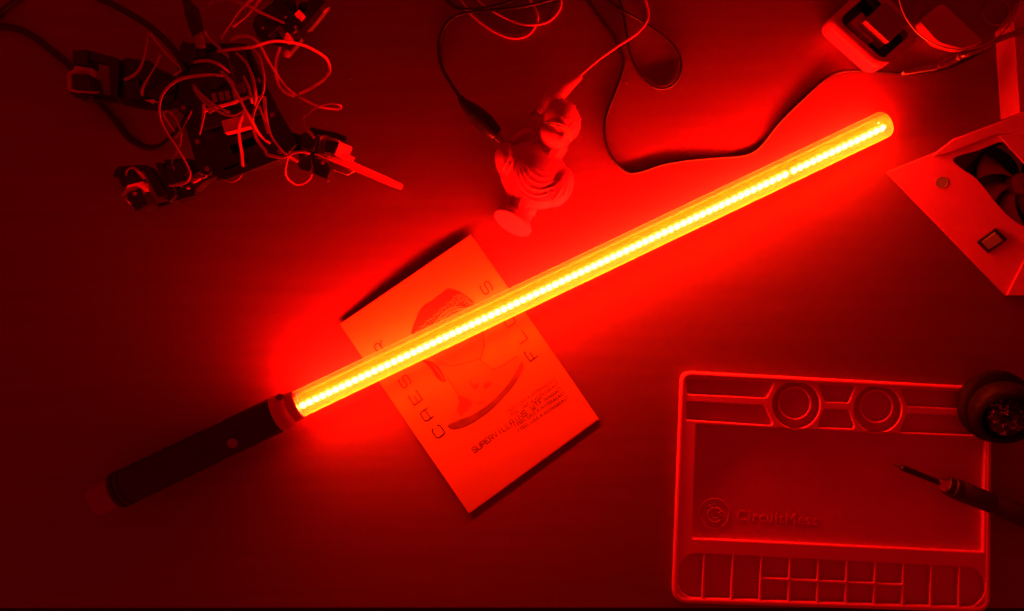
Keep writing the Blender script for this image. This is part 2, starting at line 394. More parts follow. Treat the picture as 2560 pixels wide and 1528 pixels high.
# techno stroke letters: unit box polylines
G = {'C': [[(1, .72), (1, .85), (.85, 1), (.15, 1), (0, .85), (0, .15), (.15, 0), (.85, 0), (1, .15), (1, .28)]],
     'A': [[(0, 0), (0, .85), (.15, 1), (.85, 1), (1, .85), (1, 0)], [(0, .38), (1, .38)]],
     'E': [[(1, .86), (1, 1), (0, 1), (0, 0), (1, 0), (1, .14)], [(0, .5), (.7, .5)]],
     'S': [[(1, .78), (.9, 1), (.15, 1), (0, .85), (0, .62), (.15, .5), (.85, .5), (1, .38), (1, .15), (.85, 0), (.1, 0), (0, .22)]],
     'R': [[(0, 0), (0, 1), (.8, 1), (1, .85), (1, .55), (.8, .42), (.25, .42)], [(.6, .42), (1, 0)]],
     'F': [[(0, 0), (0, 1), (1, 1), (1, .82)], [(0, .5), (.7, .5)]],
     'L': [[(0, 1), (0, 0), (1, 0)]],
     'O': [[(.15, 0), (0, .15), (0, .85), (.15, 1), (.85, 1), (1, .85), (1, .15), (.85, 0), (.15, 0)]],
     'W': [[(0, 1), (0, .15), (.15, 0), (.85, 0), (1, .15), (1, 1)], [(.5, 0), (.5, .7)]],
     'U': [[(0, 1), (0, .15), (.15, 0), (.85, 0), (1, .15), (1, 1)]],
     'P': [[(0, 0), (0, 1), (.85, 1), (1, .85), (1, .55), (.85, .42), (0, .42)]],
     'V': [[(0, 1), (.5, 0), (1, 1)]], 'I': [[(.5, 0), (.5, 1)]],
     'N': [[(0, 0), (0, 1), (1, 0), (1, 1)]], 'T': [[(0, 1), (1, 1)], [(.5, 1), (.5, 0)]], '.': [[(.4, 0), (.6, 0)]]}
def strokes(name, polys, wpx, mat, parent, z, th=0.00006):
    """flat ink strokes through photo pixels; wpx stroke width in pixels"""
    bm = bmesh.new()
    for pl in polys:
        ws = wpx if hasattr(wpx, '__len__') else None
        n = len(pl); L, Rr = [], []
        for i in range(n):
            a = np.array(pl[max(i - 1, 0)], float); b = np.array(pl[min(i + 1, n - 1)], float); p = np.array(pl[i], float)
            d1 = p - a; d2 = b - p
            d1 = d1 / np.linalg.norm(d1) if np.linalg.norm(d1) > 1e-6 else d2 / (np.linalg.norm(d2) + 1e-9)
            d2 = d2 / np.linalg.norm(d2) if np.linalg.norm(d2) > 1e-6 else d1
            t = d1 + d2; t = t / (np.linalg.norm(t) + 1e-9); c = max(0.5, float(np.dot(t, d1)))
            nn = np.array([-t[1], t[0]]) * (wpx / 2) / c
            L.append(P(*(p + nn), z)); Rr.append(P(*(p - nn), z))
        lv = [bm.verts.new(q) for q in L]; rv = [bm.verts.new(q) for q in Rr]
        for i in range(n - 1):
            try: bm.faces.new((lv[i], rv[i], rv[i + 1], lv[i + 1]))
            except ValueError: pass
    bmesh.ops.recalc_face_normals(bm, faces=bm.faces[:])
    if bm.faces and sum(f.normal.z for f in bm.faces) < 0: bmesh.ops.reverse_faces(bm, faces=bm.faces[:])
    for f in bm.faces[:]:
        if f.normal.z < 0: f.normal_flip()
    me = bpy.data.meshes.new(name); bm.to_mesh(me); bm.free()
    return link(name, me, mat, parent)
def glyph(name, ch, origin, ux, uy, wpx, mat, parent, z):
    """glyph with its lower-left at origin (pixels), ux along the reading direction, uy up"""
    o = np.array(origin, float); ux = np.array(ux, float); uy = np.array(uy, float)
    return strokes(name, [[tuple(o + ux * a + uy * b) for a, b in pl] for pl in G[ch]], wpx, mat, parent, z)
e_up = np.array(cardc['TL']) - np.array(cardc['BL']); e_up /= np.linalg.norm(e_up)       # reading direction of the side words
e_in = np.array(cardc['BL']) - np.array(cardc['BR']); e_in /= np.linalg.norm(e_in)       # their letters' up (towards the left edge)
gw, gh = 26.0, 25.0
for ch, (x, y) in zip('CAESAR', [(540, 1035), (481, 949), (424, 865), (370, 781), (308, 692), (246, 606)]):
    c = np.array(D6(x, y)); glyph('letter', ch, c - e_up * gw / 2 - e_in * gh / 2, e_up * gw, e_in * gh, 3.3, M_ink, card, Zc)
for ch, (x, y) in zip('FLOWS', [(1012, 642), (958, 556), (900, 470), (842, 385), (785, 305)]):
    c = np.array(D6(x, y)); glyph('letter', ch, c - e_up * gw / 2 - e_in * gh / 2, e_up * gw, e_in * gh, 3.3, M_ink, card, Zc)
a = np.array(D6(722, 1146)); b = np.array(D6(1081, 884)); n = 17; step = (b - a) / n; d = step / np.linalg.norm(step); pu = np.array([d[1], -d[0]])
for i, ch in enumerate('SUPERVILLAINS.WTF'):
    glyph('letter', ch, a + step * i + step * 0.12, step * 0.74, pu * 13.5, 1.8, M_ink2 if ch == '.' else M_ink, card, Zc + 0.0001)
for i, (s, e) in enumerate([((888, 946), (1140, 772)), ((904, 966), (1156, 795)), ((920, 989), (1170, 818)), ((934, 1012), (1188, 842)), ((950, 1036), (1203, 866))]):
    if i == 2: text_on('text_line', 'PERBEAST', D6(1083, 882), D6(1170, 819), 0.0031, Zc, M_ink, card)
    else: text_on('text_line', 'I FEEL LIKE A HYPERBEAST', D6(*s), D6(*e), 0.0031, Zc, M_ink, card)
def flat(name, pts, mat, parent, z, smooth_n=4):
    q = catmull(pts, smooth_n, closed=True) if smooth_n else pts
    bm = bmesh.new(); bm.faces.new([bm.verts.new(P(x, y, z)) for x, y in q])
    bmesh.ops.triangulate(bm, faces=bm.faces[:])
    for f in bm.faces:
        if f.normal.z < 0: f.normal_flip()
    me = bpy.data.meshes.new(name); bm.to_mesh(me); bm.free(); return link(name, me, mat, parent)
def d6(l): return [D6(*q) for q in l]
pz = CT + 0.0002
flat('printed_bust', d6([(588, 1000), (612, 950), (640, 905), (640, 850), (602, 785), (570, 735), (540, 690), (480, 640), (450, 560), (480, 500), (560, 440), (640, 400), (700, 400), (740, 440), (765, 530), (772, 610), (752, 668), (815, 722), (880, 692), (940, 650), (968, 656), (968, 712), (935, 775), (875, 845), (795, 925), (715, 982), (645, 1016), (602, 1020)]), M_ink4, card, pz)
pz += 0.00006
flat('printed_hair', d6([(403, 536), (425, 465), (458, 400), (515, 362), (545, 325), (592, 307), (645, 322), (692, 352), (722, 384), (690, 402), (640, 398), (590, 412), (552, 442), (520, 480), (480, 500), (440, 530)]), M_ink2, card, pz)
flat('printed_hair', d6([(455, 672), (515, 684), (556, 725), (580, 776), (560, 782), (530, 760), (512, 730), (490, 700)]), M_ink2, card, pz)
flat('printed_shade', d6([(588, 1002), (640, 978), (720, 945), (800, 892), (880, 812), (930, 740), (964, 680), (971, 715), (930, 790), (870, 860), (800, 930), (720, 986), (650, 1018), (603, 1021)]), M_ink5, card, pz)
flat('printed_shade', d6([(640, 850), (672, 858), (716, 886), (690, 925), (655, 955), (636, 925), (645, 885)]), M_ink3, card, pz)
flat('printed_shade', d6([(772, 790), (810, 785), (800, 805), (775, 822)]), M_ink3, card, pz)
flat('printed_shade', d6([(700, 775), (722, 800), (742, 785), (742, 812), (725, 822), (706, 800)]), M_ink3, card, pz)
pz += 0.00006
strokes('printed_lines', [d6(l) for l in ([(765, 530), (773, 605), (752, 668), (815, 722), (880, 692), (942, 650)], [(560, 690), (600, 702), (660, 692), (752, 664)], [(575, 740), (600, 785), (640, 845)], [(735, 895), (765, 890), (775, 878)])], 1.7, M_ink2, card, pz)
hl_ = []
for i in range(26):
    t = i / 25; x0, y0 = 415 + 290 * t, 520 - 190 * min(1, t * 1.35) + (55 * max(0, t - .74) / .26)
    hl_.append(d6([(x0 + 4, y0 + 14 + 10 * math.sin(i * 2.1)), (x0 + 20 + 8 * math.sin(i), y0 + 2), (x0 + 34, y0 + 24 + 8 * math.cos(i * 1.7)), (x0 + 26, y0 + 44)]))
for i in range(7): hl_.append(d6([(500 + 10 * i, 690 + 12 * i), (522 + 8 * i, 700 + 10 * i), (528 + 6 * i, 716 + 10 * i)]))
strokes('printed_curls', hl_, 1.6, M_ink4, card, pz)
strokes('printed_lines', [d6(l) for l in ([(555, 455), (590, 425), (640, 405), (680, 402)], [(585, 455), (605, 435), (640, 424)], [(470, 510), (490, 480), (520, 495), (548, 470)])], 2.2, M_ink2, card, pz)

# ------------------------------------------------------------------ silicone work mat
mat_ = thing('silicone_mat', P(*D5(980, 760), 0), 'silicone soldering mat with compartments and embossed lettering, at lower right', 'work mat')
Zf, Zm = 0.0035, 0.0084
def d5(l): return [D5(*q) for q in l]
outer = rounded(d5([(100, 68), (1926, 166), (1916, 1484), (48, 1426)]), [24, 24, 34, 34], 8)
plate('base', [wp(outer, Zf)], 0.0004, Zf, M_matfloor, mat_, 0.0012)
def inset(pts, d):
    c = np.mean(np.array(pts), axis=0); return [tuple(c + (np.array(p) - c) * (1 - d)) for p in pts]
holes = []
def pocket(l, r): holes.append(rounded(d5(l), r, 5))
pocket([(140, 112), (652, 132), (606, 224), (137, 201)], [8, 5, 6, 5])
pocket([(134, 248), (592, 272), (644, 372), (632, 386), (131, 353)], [5, 9, 4, 4, 5])
pocket([(918, 147), (1130, 157), (1090, 252), (955, 246)], 5)
pocket([(948, 294), (1090, 299), (1124, 388), (1115, 406), (912, 397)], [6, 6, 3, 3, 6])
pocket([(1402, 172), (1885, 197), (1884, 294), (1440, 271)], 5)
pocket([(1440, 320), (1884, 338), (1886, 446), (1396, 425)], 5)
def circ(cx, cy, r, n=48): return [(cx + r * math.cos(2 * math.pi * i / n), cy + r * math.sin(2 * math.pi * i / n)) for i in range(n)]
circles = [(782, 266, 775, 258), (1264, 290, 1258, 277)]
for cx, cy, ix, iy in circles: holes.append(d5(circ(cx, cy, 139)))
pocket([(192, 382), (1896, 467), (1888, 1136), (166, 1054)], 3)
tops = [(85, 232), (247, 403), (418, 570), (585, 738), (755, 907), (922, 1074), (1092, 1242), (1260, 1408), (1425, 1575), (1590, 1740), (1756, 1900)]
bots = [(70, 221), (246, 391), (414, 560), (582, 729), (751, 898), (920, 1066), (1088, 1234), (1257, 1402), (1426, 1567), (1590, 1735), (1754, 1900)]
def ty(x): return 1144 + (x - 160) * 0.0505
def by(x): return 1408 + (x - 220) * 0.0445
def myy(x): return 1284 + (x - 585) * 0.047
for i, ((a0, a1), (b0, b1)) in enumerate(zip(tops, bots)):
    if i == 0:
        holes.append(rounded(d5([(a1, ty(a1)), (b1, by(b1)), (150, by(150)), (100, 1370), (80, 1290), (92, 1215), (150, ty(150) + 2)]), [3, 3, 18, 18, 22, 22, 18], 5))
    elif i == 10:
        holes.append(rounded(d5([(a0, ty(a0)), (1822, ty(1822)), (1878, 1262), (1903, 1330), (1890, 1400), (1820, 1462), (b0, by(b0))]), [3, 16, 20, 20, 20, 16, 3], 5))
    elif 3 <= i <= 7:
        m0 = (a0 + b0) / 2; m1 = (a1 + b1) / 2
        holes.append(rounded(d5([(a0, ty(a0)), (a1, ty(a1)), (m1 + 1, myy(m1)), (m0 + 1, myy(m0))]), 2.5, 4))
        holes.append(rounded(d5([(m0 - 1, myy(m0) + 19), (m1 - 1, myy(m1) + 19), (b1, by(b1)), (b0, by(b0))]), 2.5, 4))
    else:
        holes.append(rounded(d5([(a0, ty(a0)), (a1, ty(a1)), (b1, by(b1)), (b0, by(b0))]), 2.5, 4))
plate('frame', [wp(outer, Zm)] + [wp(h, Zm) for h in holes], Zf - 0.0014, Zm, M_mat, mat_, 0.0013, 3)
rp = [P(x, y, 0) for x, y in outer]
rim_pts = [np.array((p.x, p.y, Zm - 0.0022)) for p in [P(x, y, Zm - 0.0022) for x, y in rounded(d5([(112, 82), (1914, 178), (1904, 1472), (62, 1414)]), [22, 22, 32, 32], 8)]]
V, F = [], []; sweep(V, F, rim_pts, 0.0030, 12, True); mesh('rim', V, F, M_mat, mat_, True)
for cx, cy, ix, iy in circles:
    plate('ring', [wp(d5(circ(ix, iy, 104)), Zm - .001), wp(d5(circ(ix, iy, 88)), Zm - .001)], Zf - 0.0008, Zm - 0.0008, M_mat, mat_, 0.0009, 2)
# embossed emblem and word
emb = plate('emblem', [wp(d5(circ(296, 908, 92)), Zf), wp(d5(circ(296, 908, 84)), Zf)], Zf - 0.0004, Zf + 0.0005, M_mat, mat_, 0.0003, 1)
def arc(cx, cy, r, a0, a1, n=14): return [(cx + r * math.cos(math.radians(a0 + (a1 - a0) * i / n)), cy + r * math.sin(math.radians(a0 + (a1 - a0) * i / n))) for i in range(n + 1)]
def bead(name, l, r): return tube(name, [(*D5(x, y), Zf + 0.0001) for x, y in l], r, M_mat, mat_, 3, 8)
bead('emblem_ring', arc(300, 915, 42, 40, 330), 0.0008); bead('emblem_ring', arc(303, 915, 20, 60, 320), 0.0007)
bead('emblem_mark', [(322, 905), (338, 895), (346, 912), (330, 918)], 0.0009); bead('emblem_mark', [(262, 862), (276, 858)], 0.0008); bead('emblem_mark', [(288, 852), (296, 856)], 0.0009)
text_on('embossed_word', 'CircuitMess', D5(430, 947), D5(905, 976), 0.0098, Zf - 0.0002, M_mat, mat_, extrude=0.00060)

# ------------------------------------------------------------------ tip cleaner
tc_o = P(2487, 1015, 0.016)
tcl = thing('tip_cleaner', Vector((tc_o.x, tc_o.y, 0)), 'dark round tip cleaner filled with metal wool, on the corner of the mat', 'tip cleaner')
cb_ = Vector((tc_o.x, tc_o.y, Zm + 0.0160)); ct_ = P(2516, 1042, 0.040); tilt = (ct_ - cb_).normalized()
M_hold = material('cleaner_case', (0.014, 0.010, 0.010), 0.55, spec=0.12, var=0.12, vscale=60)
lathe('base', [(0.0, 0.0), (0.030, 0.0), (0.0325, 0.002), (0.0335, 0.008), (0.0325, 0.014), (0.0295, 0.0165), (0.0, 0.0165)], Vector((tc_o.x, tc_o.y, Zm + 0.0008)), (0, 0, 1), M_hold, tcl, 48)
lathe('cup', [(0.0265, 0.0), (0.0292, 0.006), (0.0285, 0.016), (0.0262, 0.020), (0.0232, 0.0222), (0.0216, 0.0225), (0.0208, 0.0215), (0.0205, 0.004), (0.0, 0.004)], cb_, tilt, M_hold, tcl, 48, cap=False)
V, F = [], []; cc = cb_ + tilt * 0.014
for i in range(150):
    a = random.random() * 6.283; r = 0.0165 * math.sqrt(random.random()); c = np.array(cc) + np.array([r * math.cos(a), r * math.sin(a), random.uniform(-0.004, 0.0105) * (1 - (r / 0.0165) ** 2 * 0.45)])
    d = np.array([random.gauss(0, 1), random.gauss(0, 1), random.gauss(0, .5)]); d /= np.linalg.norm(d); s = np.cross(d, [0, 0, 1]); s /= np.linalg.norm(s) + 1e-9; u = np.cross(s, d)
    hr = random.uniform(0.0010, 0.0026); L = random.uniform(0.006, 0.013); tn = random.uniform(1.5, 4); pts = []
    for j in range(26):
        t = j / 25; an = tn * 6.283 * t
        q = c + d * (t - .5) * L + (s * math.cos(an) + u * math.sin(an)) * hr
        off = q - np.array(cc); rad = math.hypot(off[0], off[1])
        if rad > 0.0185: q[0] = cc[0] + off[0] * 0.0185 / rad; q[1] = cc[1] + off[1] * 0.0185 / rad
        pts.append(q)
    sweep(V, F, pts, random.uniform(0.00018, 0.0003), 4)
V2, F2 = [], []
for i in range(70):                                        # the wool's glints, put into short extra-bright strands
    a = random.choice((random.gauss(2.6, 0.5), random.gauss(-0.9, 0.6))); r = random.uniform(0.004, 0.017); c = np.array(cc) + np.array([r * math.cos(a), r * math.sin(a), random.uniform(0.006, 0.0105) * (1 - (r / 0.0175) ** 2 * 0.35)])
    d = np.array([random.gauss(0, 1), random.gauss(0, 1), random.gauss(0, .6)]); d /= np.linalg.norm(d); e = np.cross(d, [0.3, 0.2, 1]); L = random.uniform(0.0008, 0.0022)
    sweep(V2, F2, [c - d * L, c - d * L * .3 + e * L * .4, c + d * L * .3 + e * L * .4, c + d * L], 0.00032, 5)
w2 = mesh('wool_glints', V2, F2, material('painted_glint', (0.98, 0.5, 0.6), 0.35, metal=0.3), tcl, True); w2['kind'] = 'stuff'
wl = mesh('metal_wool', V, F, M_brass, tcl, True); wl['kind'] = 'stuff'

# ------------------------------------------------------------------ soldering iron
tip = P(*D8(100, 928), Zm + 0.0085); io = P(*D8(1420, 1452), Zm + 0.0150); ia = (io - tip).normalized(); IL = (io - tip).length
iron = thing('soldering_iron', Vector((tip.x, tip.y, 0)), 'black soldering iron with thin tip lying across the mat', 'soldering iron')
def at(l):       # distance along the iron from the pixel of the crop
    q = P(*D8(*l), Zm + 0.012) - tip; return q.dot(ia)
s0, s1 = at((215, 975)), at((575, 1112)); c1 = at((645, 1140)); b1 = at((700, 1180)); b2 = at((770, 1205)); e1 = at((1080, 1320))
lathe('tip', [(0.0, 0.0), (0.0006, 0.001), (0.0016, 0.008), (0.0017, s0 * 0.75), (0.0016, s0)], tip, ia, M_steel, iron, 16)
lathe('shaft', [(0.0016, 0.0), (0.0028, 0.0008), (0.0029, (s1 - s0) * 0.45), (0.0027, (s1 - s0) * 0.46), (0.0027, s1 - s0)], tip + ia * s0, ia, M_black, iron, 20)
lathe('collar', [(0.0027, 0.0), (0.0046, 0.0005), (0.0062, c1 - s1 - 0.001), (0.0066, c1 - s1)], tip + ia * s1, ia, M_metal, iron, 10)
lathe('nut', [(0.0066, 0), (0.0080, 0.001), (0.0088, b1 - c1 - 0.001), (0.0084, b1 - c1)], tip + ia * c1, ia, M_black, iron, 28)
lathe('grip', [(0.0084, 0), (0.0094, 0.001), (0.0096, b2 - b1 - 0.001), (0.0090, b2 - b1), (0.0096, b2 - b1 + 0.001), (0.0092, e1 - b1), (0.0088, e1 - b1 + 0.0005), (0.0096, e1 - b1 + 0.002), (0.0098, IL - b1), (0.0090, IL - b1 + 0.05)], tip + ia * b1, ia, M_grip, iron, 32)

# ------------------------------------------------------------------ fume extractor (flared box with a fan)
fan = thing('fume_extractor', P(2480, 520, 0), 'white boxed fan with a rocker switch and round hole, at the right edge', 'fume extractor')
A = P(*D4(105, 545), 0.003); B = P(*D4(960, 1425), 0.003)
ab = (B - A).normalized(); nout = Vector((-ab.y, ab.x, 0)); nout = nout if nout.x > 0 else -nout      # from the low edge up the slope
wn = (nout * -math.sin(math.radians(24)) + Vector((0, 0, math.cos(math.radians(24))))).normalized()
def on_slope(px, py, lift=0.0):
    """where the sight line through this pixel meets the tilted front panel"""
    o = Vector((0, 0, H)); d = (P(px, py, 0) - o); t = (A + wn * lift - o).dot(wn) / d.dot(wn); return o + d * t
Cc = on_slope(2700, 735); Dd = on_slope(2700, 235)
A1 = on_slope(*D4(1084, 262))
op = [tuple(c) for c in catmull([D4(*c) for c in [(582, 447), (760, 388), (935, 328), (1010, 400), (1084, 478), (1230, 640), (1250, 820), (1170, 925), (1084, 930), (965, 850), (860, 730), (790, 640), (720, 570), (650, 525)]], 4, closed=True)]
ey = wn.cross(ab).normalized()
def loc2(p): q_ = p - A; return (q_.dot(ab), q_.dot(ey))
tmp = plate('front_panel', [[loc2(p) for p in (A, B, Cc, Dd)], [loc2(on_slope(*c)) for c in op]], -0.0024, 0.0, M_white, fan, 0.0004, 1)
Mp = Matrix((ab, ey, wn)).transposed().to_4x4(); Mp.translation = A; tmp.data.transform(Mp)
if tmp.data.polygons[0].normal.length == 0: pass
def slab(name, pix, lift, mat):
    top = [on_slope(*D4(*c), lift) for c in pix]; bm = bmesh.new(); prism_bm(bm, top, 0, 0.0005, 2, [p - wn * (lift + 0.003) for p in top]); return from_bm(name, bm, mat, fan)
slab('top_flange', [(430, 432), (585, 312), (1150, 100), (1150, 262), (880, 268), (560, 400)], 0.0035, M_white)
slab('bottom_flange', [(962, 1424), (1180, 1000), (1500, 1100), (1500, 1424)], 0.0030, M_white)
slab('guard', [(905, 285), (1160, 240), (1400, 420), (1160, 560)], 0.0040, M_white)
bm = bmesh.new()
def q(*ps): bm.faces.new([bm.verts.new(p) for p in ps])
def dn_(p, d_=0.0005): return Vector((p.x, p.y, d_))
for a_, b_ in ((A, B), (B, Cc), (Cc, Dd), (Dd, A)): q(a_ - wn * .0023, b_ - wn * .0023, dn_(b_), dn_(a_))
bmesh.ops.remove_doubles(bm, verts=bm.verts[:], dist=1e-5); from_bm('side_wall', bm, M_white, fan)
fc = P(2566, 456, 0.022)
prism('fan_frame', rect(2566, 456, 260, 260, 44), 0.0008, 0.0035, M_black, fan, 0.001)
lathe('fan_hub', [(0.0098, 0), (0.0102, 0.010), (0.0096, 0.0112), (0.0, 0.0114)], Vector((fc.x, fc.y, 0.0042)), (0, 0, 1), M_fan, fan, 32)
me_b = None
for i in range(7):
    V, F = [], []; a0 = math.radians(28 + i * 360 / 7)
    for j in range(9):
        t = j / 8; rr = 0.0096 + 0.0315 * t; wd = math.radians(24 + 14 * t); sk = math.radians(26 * t)
        for s_ in (-1, 0, 1):
            an = a0 + sk + s_ * wd / 2; V.append((fc.x + rr * math.cos(an), fc.y + rr * math.sin(an), 0.0095 + s_ * 0.0036))
    for j in range(8):
        for s_ in range(2): F.append((j * 3 + s_, j * 3 + s_ + 1, j * 3 + s_ + 4, j * 3 + s_ + 3))
    bl = mesh('fan_blade', V, F, M_fan, fan, True)
    sm_ = bl.modifiers.new('s', 'SOLIDIFY'); sm_.thickness = 0.0012
h0 = on_slope(*D4(500, 617))
lathe('hole', [(0.0054, -0.0012), (0.0054, 0.0004), (0.0049, 0.0005), (0.0047, 0.00025), (0.0, 0.00025)], h0, wn, M_grey, fan, 32)  # no opening cut: a grey disc carries the dark of the hole
sq = [on_slope(*D4(*c)) for c in ((742, 1040), (880, 940), (962, 1022), (820, 1120))]
bm = bmesh.new(); prism_bm(bm, [p + wn * 0.0026 for p in sq], 0, 0.0005, 2, [p - wn * 0.002 for p in sq]); from_bm('switch_bezel', bm, M_black, fan)
cs = sum(sq, Vector()) / 4
bm = bmesh.new(); rk = [cs + (p - cs) * 0.70 for p in sq]
prism_bm(bm, [rk[0] + wn * 0.0028, rk[1] + wn * 0.0052, rk[2] + wn * 0.0052, rk[3] + wn * 0.0028], 0, 0.0004, 2, [p for p in rk]); from_bm('rocker', bm, M_grey, fan)

# ------------------------------------------------------------------ white carton at the right edge, tray, magnifier
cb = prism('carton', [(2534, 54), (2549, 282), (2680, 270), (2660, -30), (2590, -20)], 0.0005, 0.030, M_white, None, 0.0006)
tag(cb, 'white carton cut off by the right edge, beside the magnifying glass', 'carton')
tray = thing('solder_tray', P(2190, 70, 0), 'white rounded square tray with dark recess, behind the magnifying glass', 'tray')
to = rounded([D3(*c) for c in ((275, 245), (885, 788), (1330, 395), (790, -190))], [34, 34, 34, 34], 10)
ti = rounded([D3(*c) for c in ((455, 210), (965, 655), (1270, 388), (790, -120))], [22, 26, 24, 20], 8)
zq = 0.026
plate('dish', [wp(to, zq), wp(ti, zq)], 0.0008, zq, M_white, tray, 0.0062, 6)
plate('well', [wp(rounded([D3(*c) for c in ((400, 240), (920, 690), (1260, 400), (790, -150))], 20, 5), 0.01)], 0.004, 0.009, M_black, tray, 0.0006, 1)
blk = prism('foam_block', [D3(*c) for c in ((722, 228), (985, 470), (1205, 262), (945, 15))], 0.012, 0.034, M_fan, None, 0.0008)
tag(blk, 'square pale block standing inside the white tray, corner pointing down', 'block')
blk2 = prism('pale_wedge', [D3(*c) for c in ((690, 132), (556, 244), (800, 468), (872, 385), (728, 232), (742, 205))], 0.0095, [0.016, 0.020, 0.020, 0.017, 0.017, 0.017], M_bracket, None, 0.0005)
tag(blk2, 'low pale strip lying in the tray beside the square block', 'strip')
pin = prism('black_plug', [D3(*c) for c in ((700, -40), (830, 110), (905, 40), (790, -80))], 0.0095, 0.022, M_black, None, 0.0008)
tag(pin, 'small black plug in the tray above the square block', 'plug')
hh = thing('magnifier', P(2400, 20, 0), 'round magnifying glass with small lens inset and metal clip, at upper right', 'magnifying glass')
zl = 0.060
lc_ = P(2400, -30, zl); lr = 154 * k(zl)
lathe('lens', [(0.0, -0.0012), (lr * 0.5, -0.0008), (lr, 0.0), (lr * 0.5, 0.0026), (0.0, 0.0034)], lc_, (0, 0, 1), M_lens, hh, 64, cap=False)
V, F = [], []; sweep(V, F, [np.array((lc_.x + lr * math.cos(t), lc_.y + lr * math.sin(t), zl)) for t in np.linspace(0, 2 * math.pi, 96, endpoint=False)], 0.0007, 8, True)
mesh('lens_rim', V, F, M_nickel, hh, True)
sc_ = P(2489, 30, zl + 0.002); sr = 34 * k(zl)
V, F = [], []; sweep(V, F, [np.array((sc_.x + sr * math.cos(t), sc_.y + sr * math.sin(t), zl + 0.002)) for t in np.linspace(0, 2 * math.pi, 48, endpoint=False)], 0.00055, 6, True)
mesh('inset_lens', V, F, thin_glass('inset_glass', 0.8, 1.7), hh, True)
def jaw(name, pts, zt_, th_, mat, parent): return prism(name, [D3(*c) for c in pts], zt_ - th_, zt_, mat, parent, 0.0004)
jaw('clip_jaw', [(1146, 795), (1160, 825), (1540, 765), (1600, 700), (1690, 655), (1500, 700)], 0.020, 0.004, M_nickel, hh)
tube('clip_body', [(*D3(1540, 735), 0.020), (*D3(1640, 700), 0.024), (*D3(1760, 640), 0.030), (*D3(1860, 600), 0.040), (*D3(1990, 545), 0.046), (*D3(2130, 470), 0.052)], [0.0032, 0.0036, 0.0036, 0.0030, 0.0028, 0.0030], M_steel, hh)
tube('clip_screw', [(*D3(1755, 610), 0.040), (*D3(1775, 665), 0.040)], 0.0016, M_metal, hh)
tube('arm', [(*D3(2060, 505), 0.050), (*D3(2300, 400), 0.046), (*D3(2600, 300), 0.030)], 0.0026, M_steel, hh)
pan = prism('lens_image_block', rounded([D3(*c) for c in ((1330, 240), (1575, 25), (2040, 470), (1800, 540), (1540, 470))], [10, 16, 10, 14, 14], 5), 0.001, 0.015, M_white, None, 0.0022)  # added block standing in for a refracted image in the lens
tag(pan, 'pale block added to imitate the image refracted in the magnifying glass', 'lens image')

# ------------------------------------------------------------------ leads and cables on the table
ZR = 0.0024
def cpts(cr, l, z=ZR): return [(*cr(*p), z if len(p) == 2 else p[2]) for p in [tuple(q[:2]) if len(q) == 2 else q for q in l]] if False else [(*cr(q[0], q[1]), (q[2] if len(q) > 2 else z)) for q in l]
bl_ = thing('clip_lead', P(*D1(480, 960), 0), 'black lead with black crocodile clip gripping the statuette', 'clip lead')
tube('cable', cpts(D1, [(310, 825, .012), (215, 680, .005), (150, 560), (124, 430), (130, 320), (170, 220), (250, 140), (400, 100, .006), (700, 72, .007), (900, 38, .005), (1080, -10), (1200, -60)], 0.0018), 0.0016, M_cable, bl_)
def boot(name, cr, l, rads, mat, parent): return tube(name, cpts(cr, l), rads, mat, parent, 6, 16)
boot('boot', D1, [(296, 800, .013), (330, 850, .014), (420, 935, .016), (500, 1010, .017), (560, 1075, .018), (606, 1110, .018)], [0.0028, 0.0044, 0.0082, 0.0088, 0.0078, 0.0062], M_black, bl_)
prism('jaw', [D1(*c) for c in ((565, 1125), (600, 1095), (668, 1178), (640, 1196))], 0.012, 0.0145, M_nickel, bl_, 0.0004)
prism('jaw', [D1(*c) for c in ((590, 1105), (620, 1085), (672, 1176), (652, 1186))], 0.018, 0.0205, M_steel, bl_, 0.0004)
wl_ = thing('clip_lead', P(*D1(1130, 740), 0), 'pale lead with pale crocodile clip at the statuette\'s head', 'clip lead')
tube('cable', cpts(D1, [(1262, 645, .020), (1430, 500, .012), (1600, 380, .011), (1750, 280, .008), (1828, 190, .005), (1848, 110), (1825, 0), (1790, -80)], 0.002), 0.0012, M_pale, wl_)
boot('boot', D1, [(1285, 630, .020), (1220, 680, .024), (1120, 750, .028), (1040, 815, .030), (985, 880, .031), (945, 930, .031)], [0.0030, 0.0046, 0.0085, 0.0080, 0.0048, 0.0034], M_pale, wl_)
prism('jaw', [D1(*c) for c in ((930, 935), (955, 945), (895, 985), (875, 975))], 0.027, 0.0295, M_nickel, wl_, 0.0003)
prism('jaw', [D1(*c) for c in ((880, 975), (898, 982), (940, 1055), (930, 1065))], 0.024, 0.0275, M_nickel, wl_, 0.0003)
prism('jaw', [D1(*c) for c in ((870, 945), (885, 962), (945, 905), (930, 885))], 0.031, 0.0325, M_steel, wl_, 0.0003)
def lone(name, pts, r, m, label): return tag(tube(name, pts, r, m), label, 'cable')
lone('pale_cable', cpts(D1, [(250, -60), (330, 35), (390, 120), (500, 212), (620, 282), (740, 317), (850, 295), (920, 215), (938, 140, .004), (910, 60), (850, -30)], .0014), 0.0011, M_pale, 'thin pale cable loop hanging lowest at the top edge')
lone('pale_cable', cpts(D1, [(400, -40), (480, 38), (580, 100), (700, 162), (850, 207, .006), (1000, 190), (1090, 120), (1130, 40), (1124, -40)], .0014), 0.0011, M_pale, 'thin pale cable loop ending further right, under the black lead')
lone('black_cable', cpts(D1, [(160, -50), (195, 5), (250, 52), (340, 76), (450, 76), (600, 46), (740, 2), (840, -40)], .0018), 0.0016, M_cable, 'short black cable bend at the top edge, crossing the pale loops')
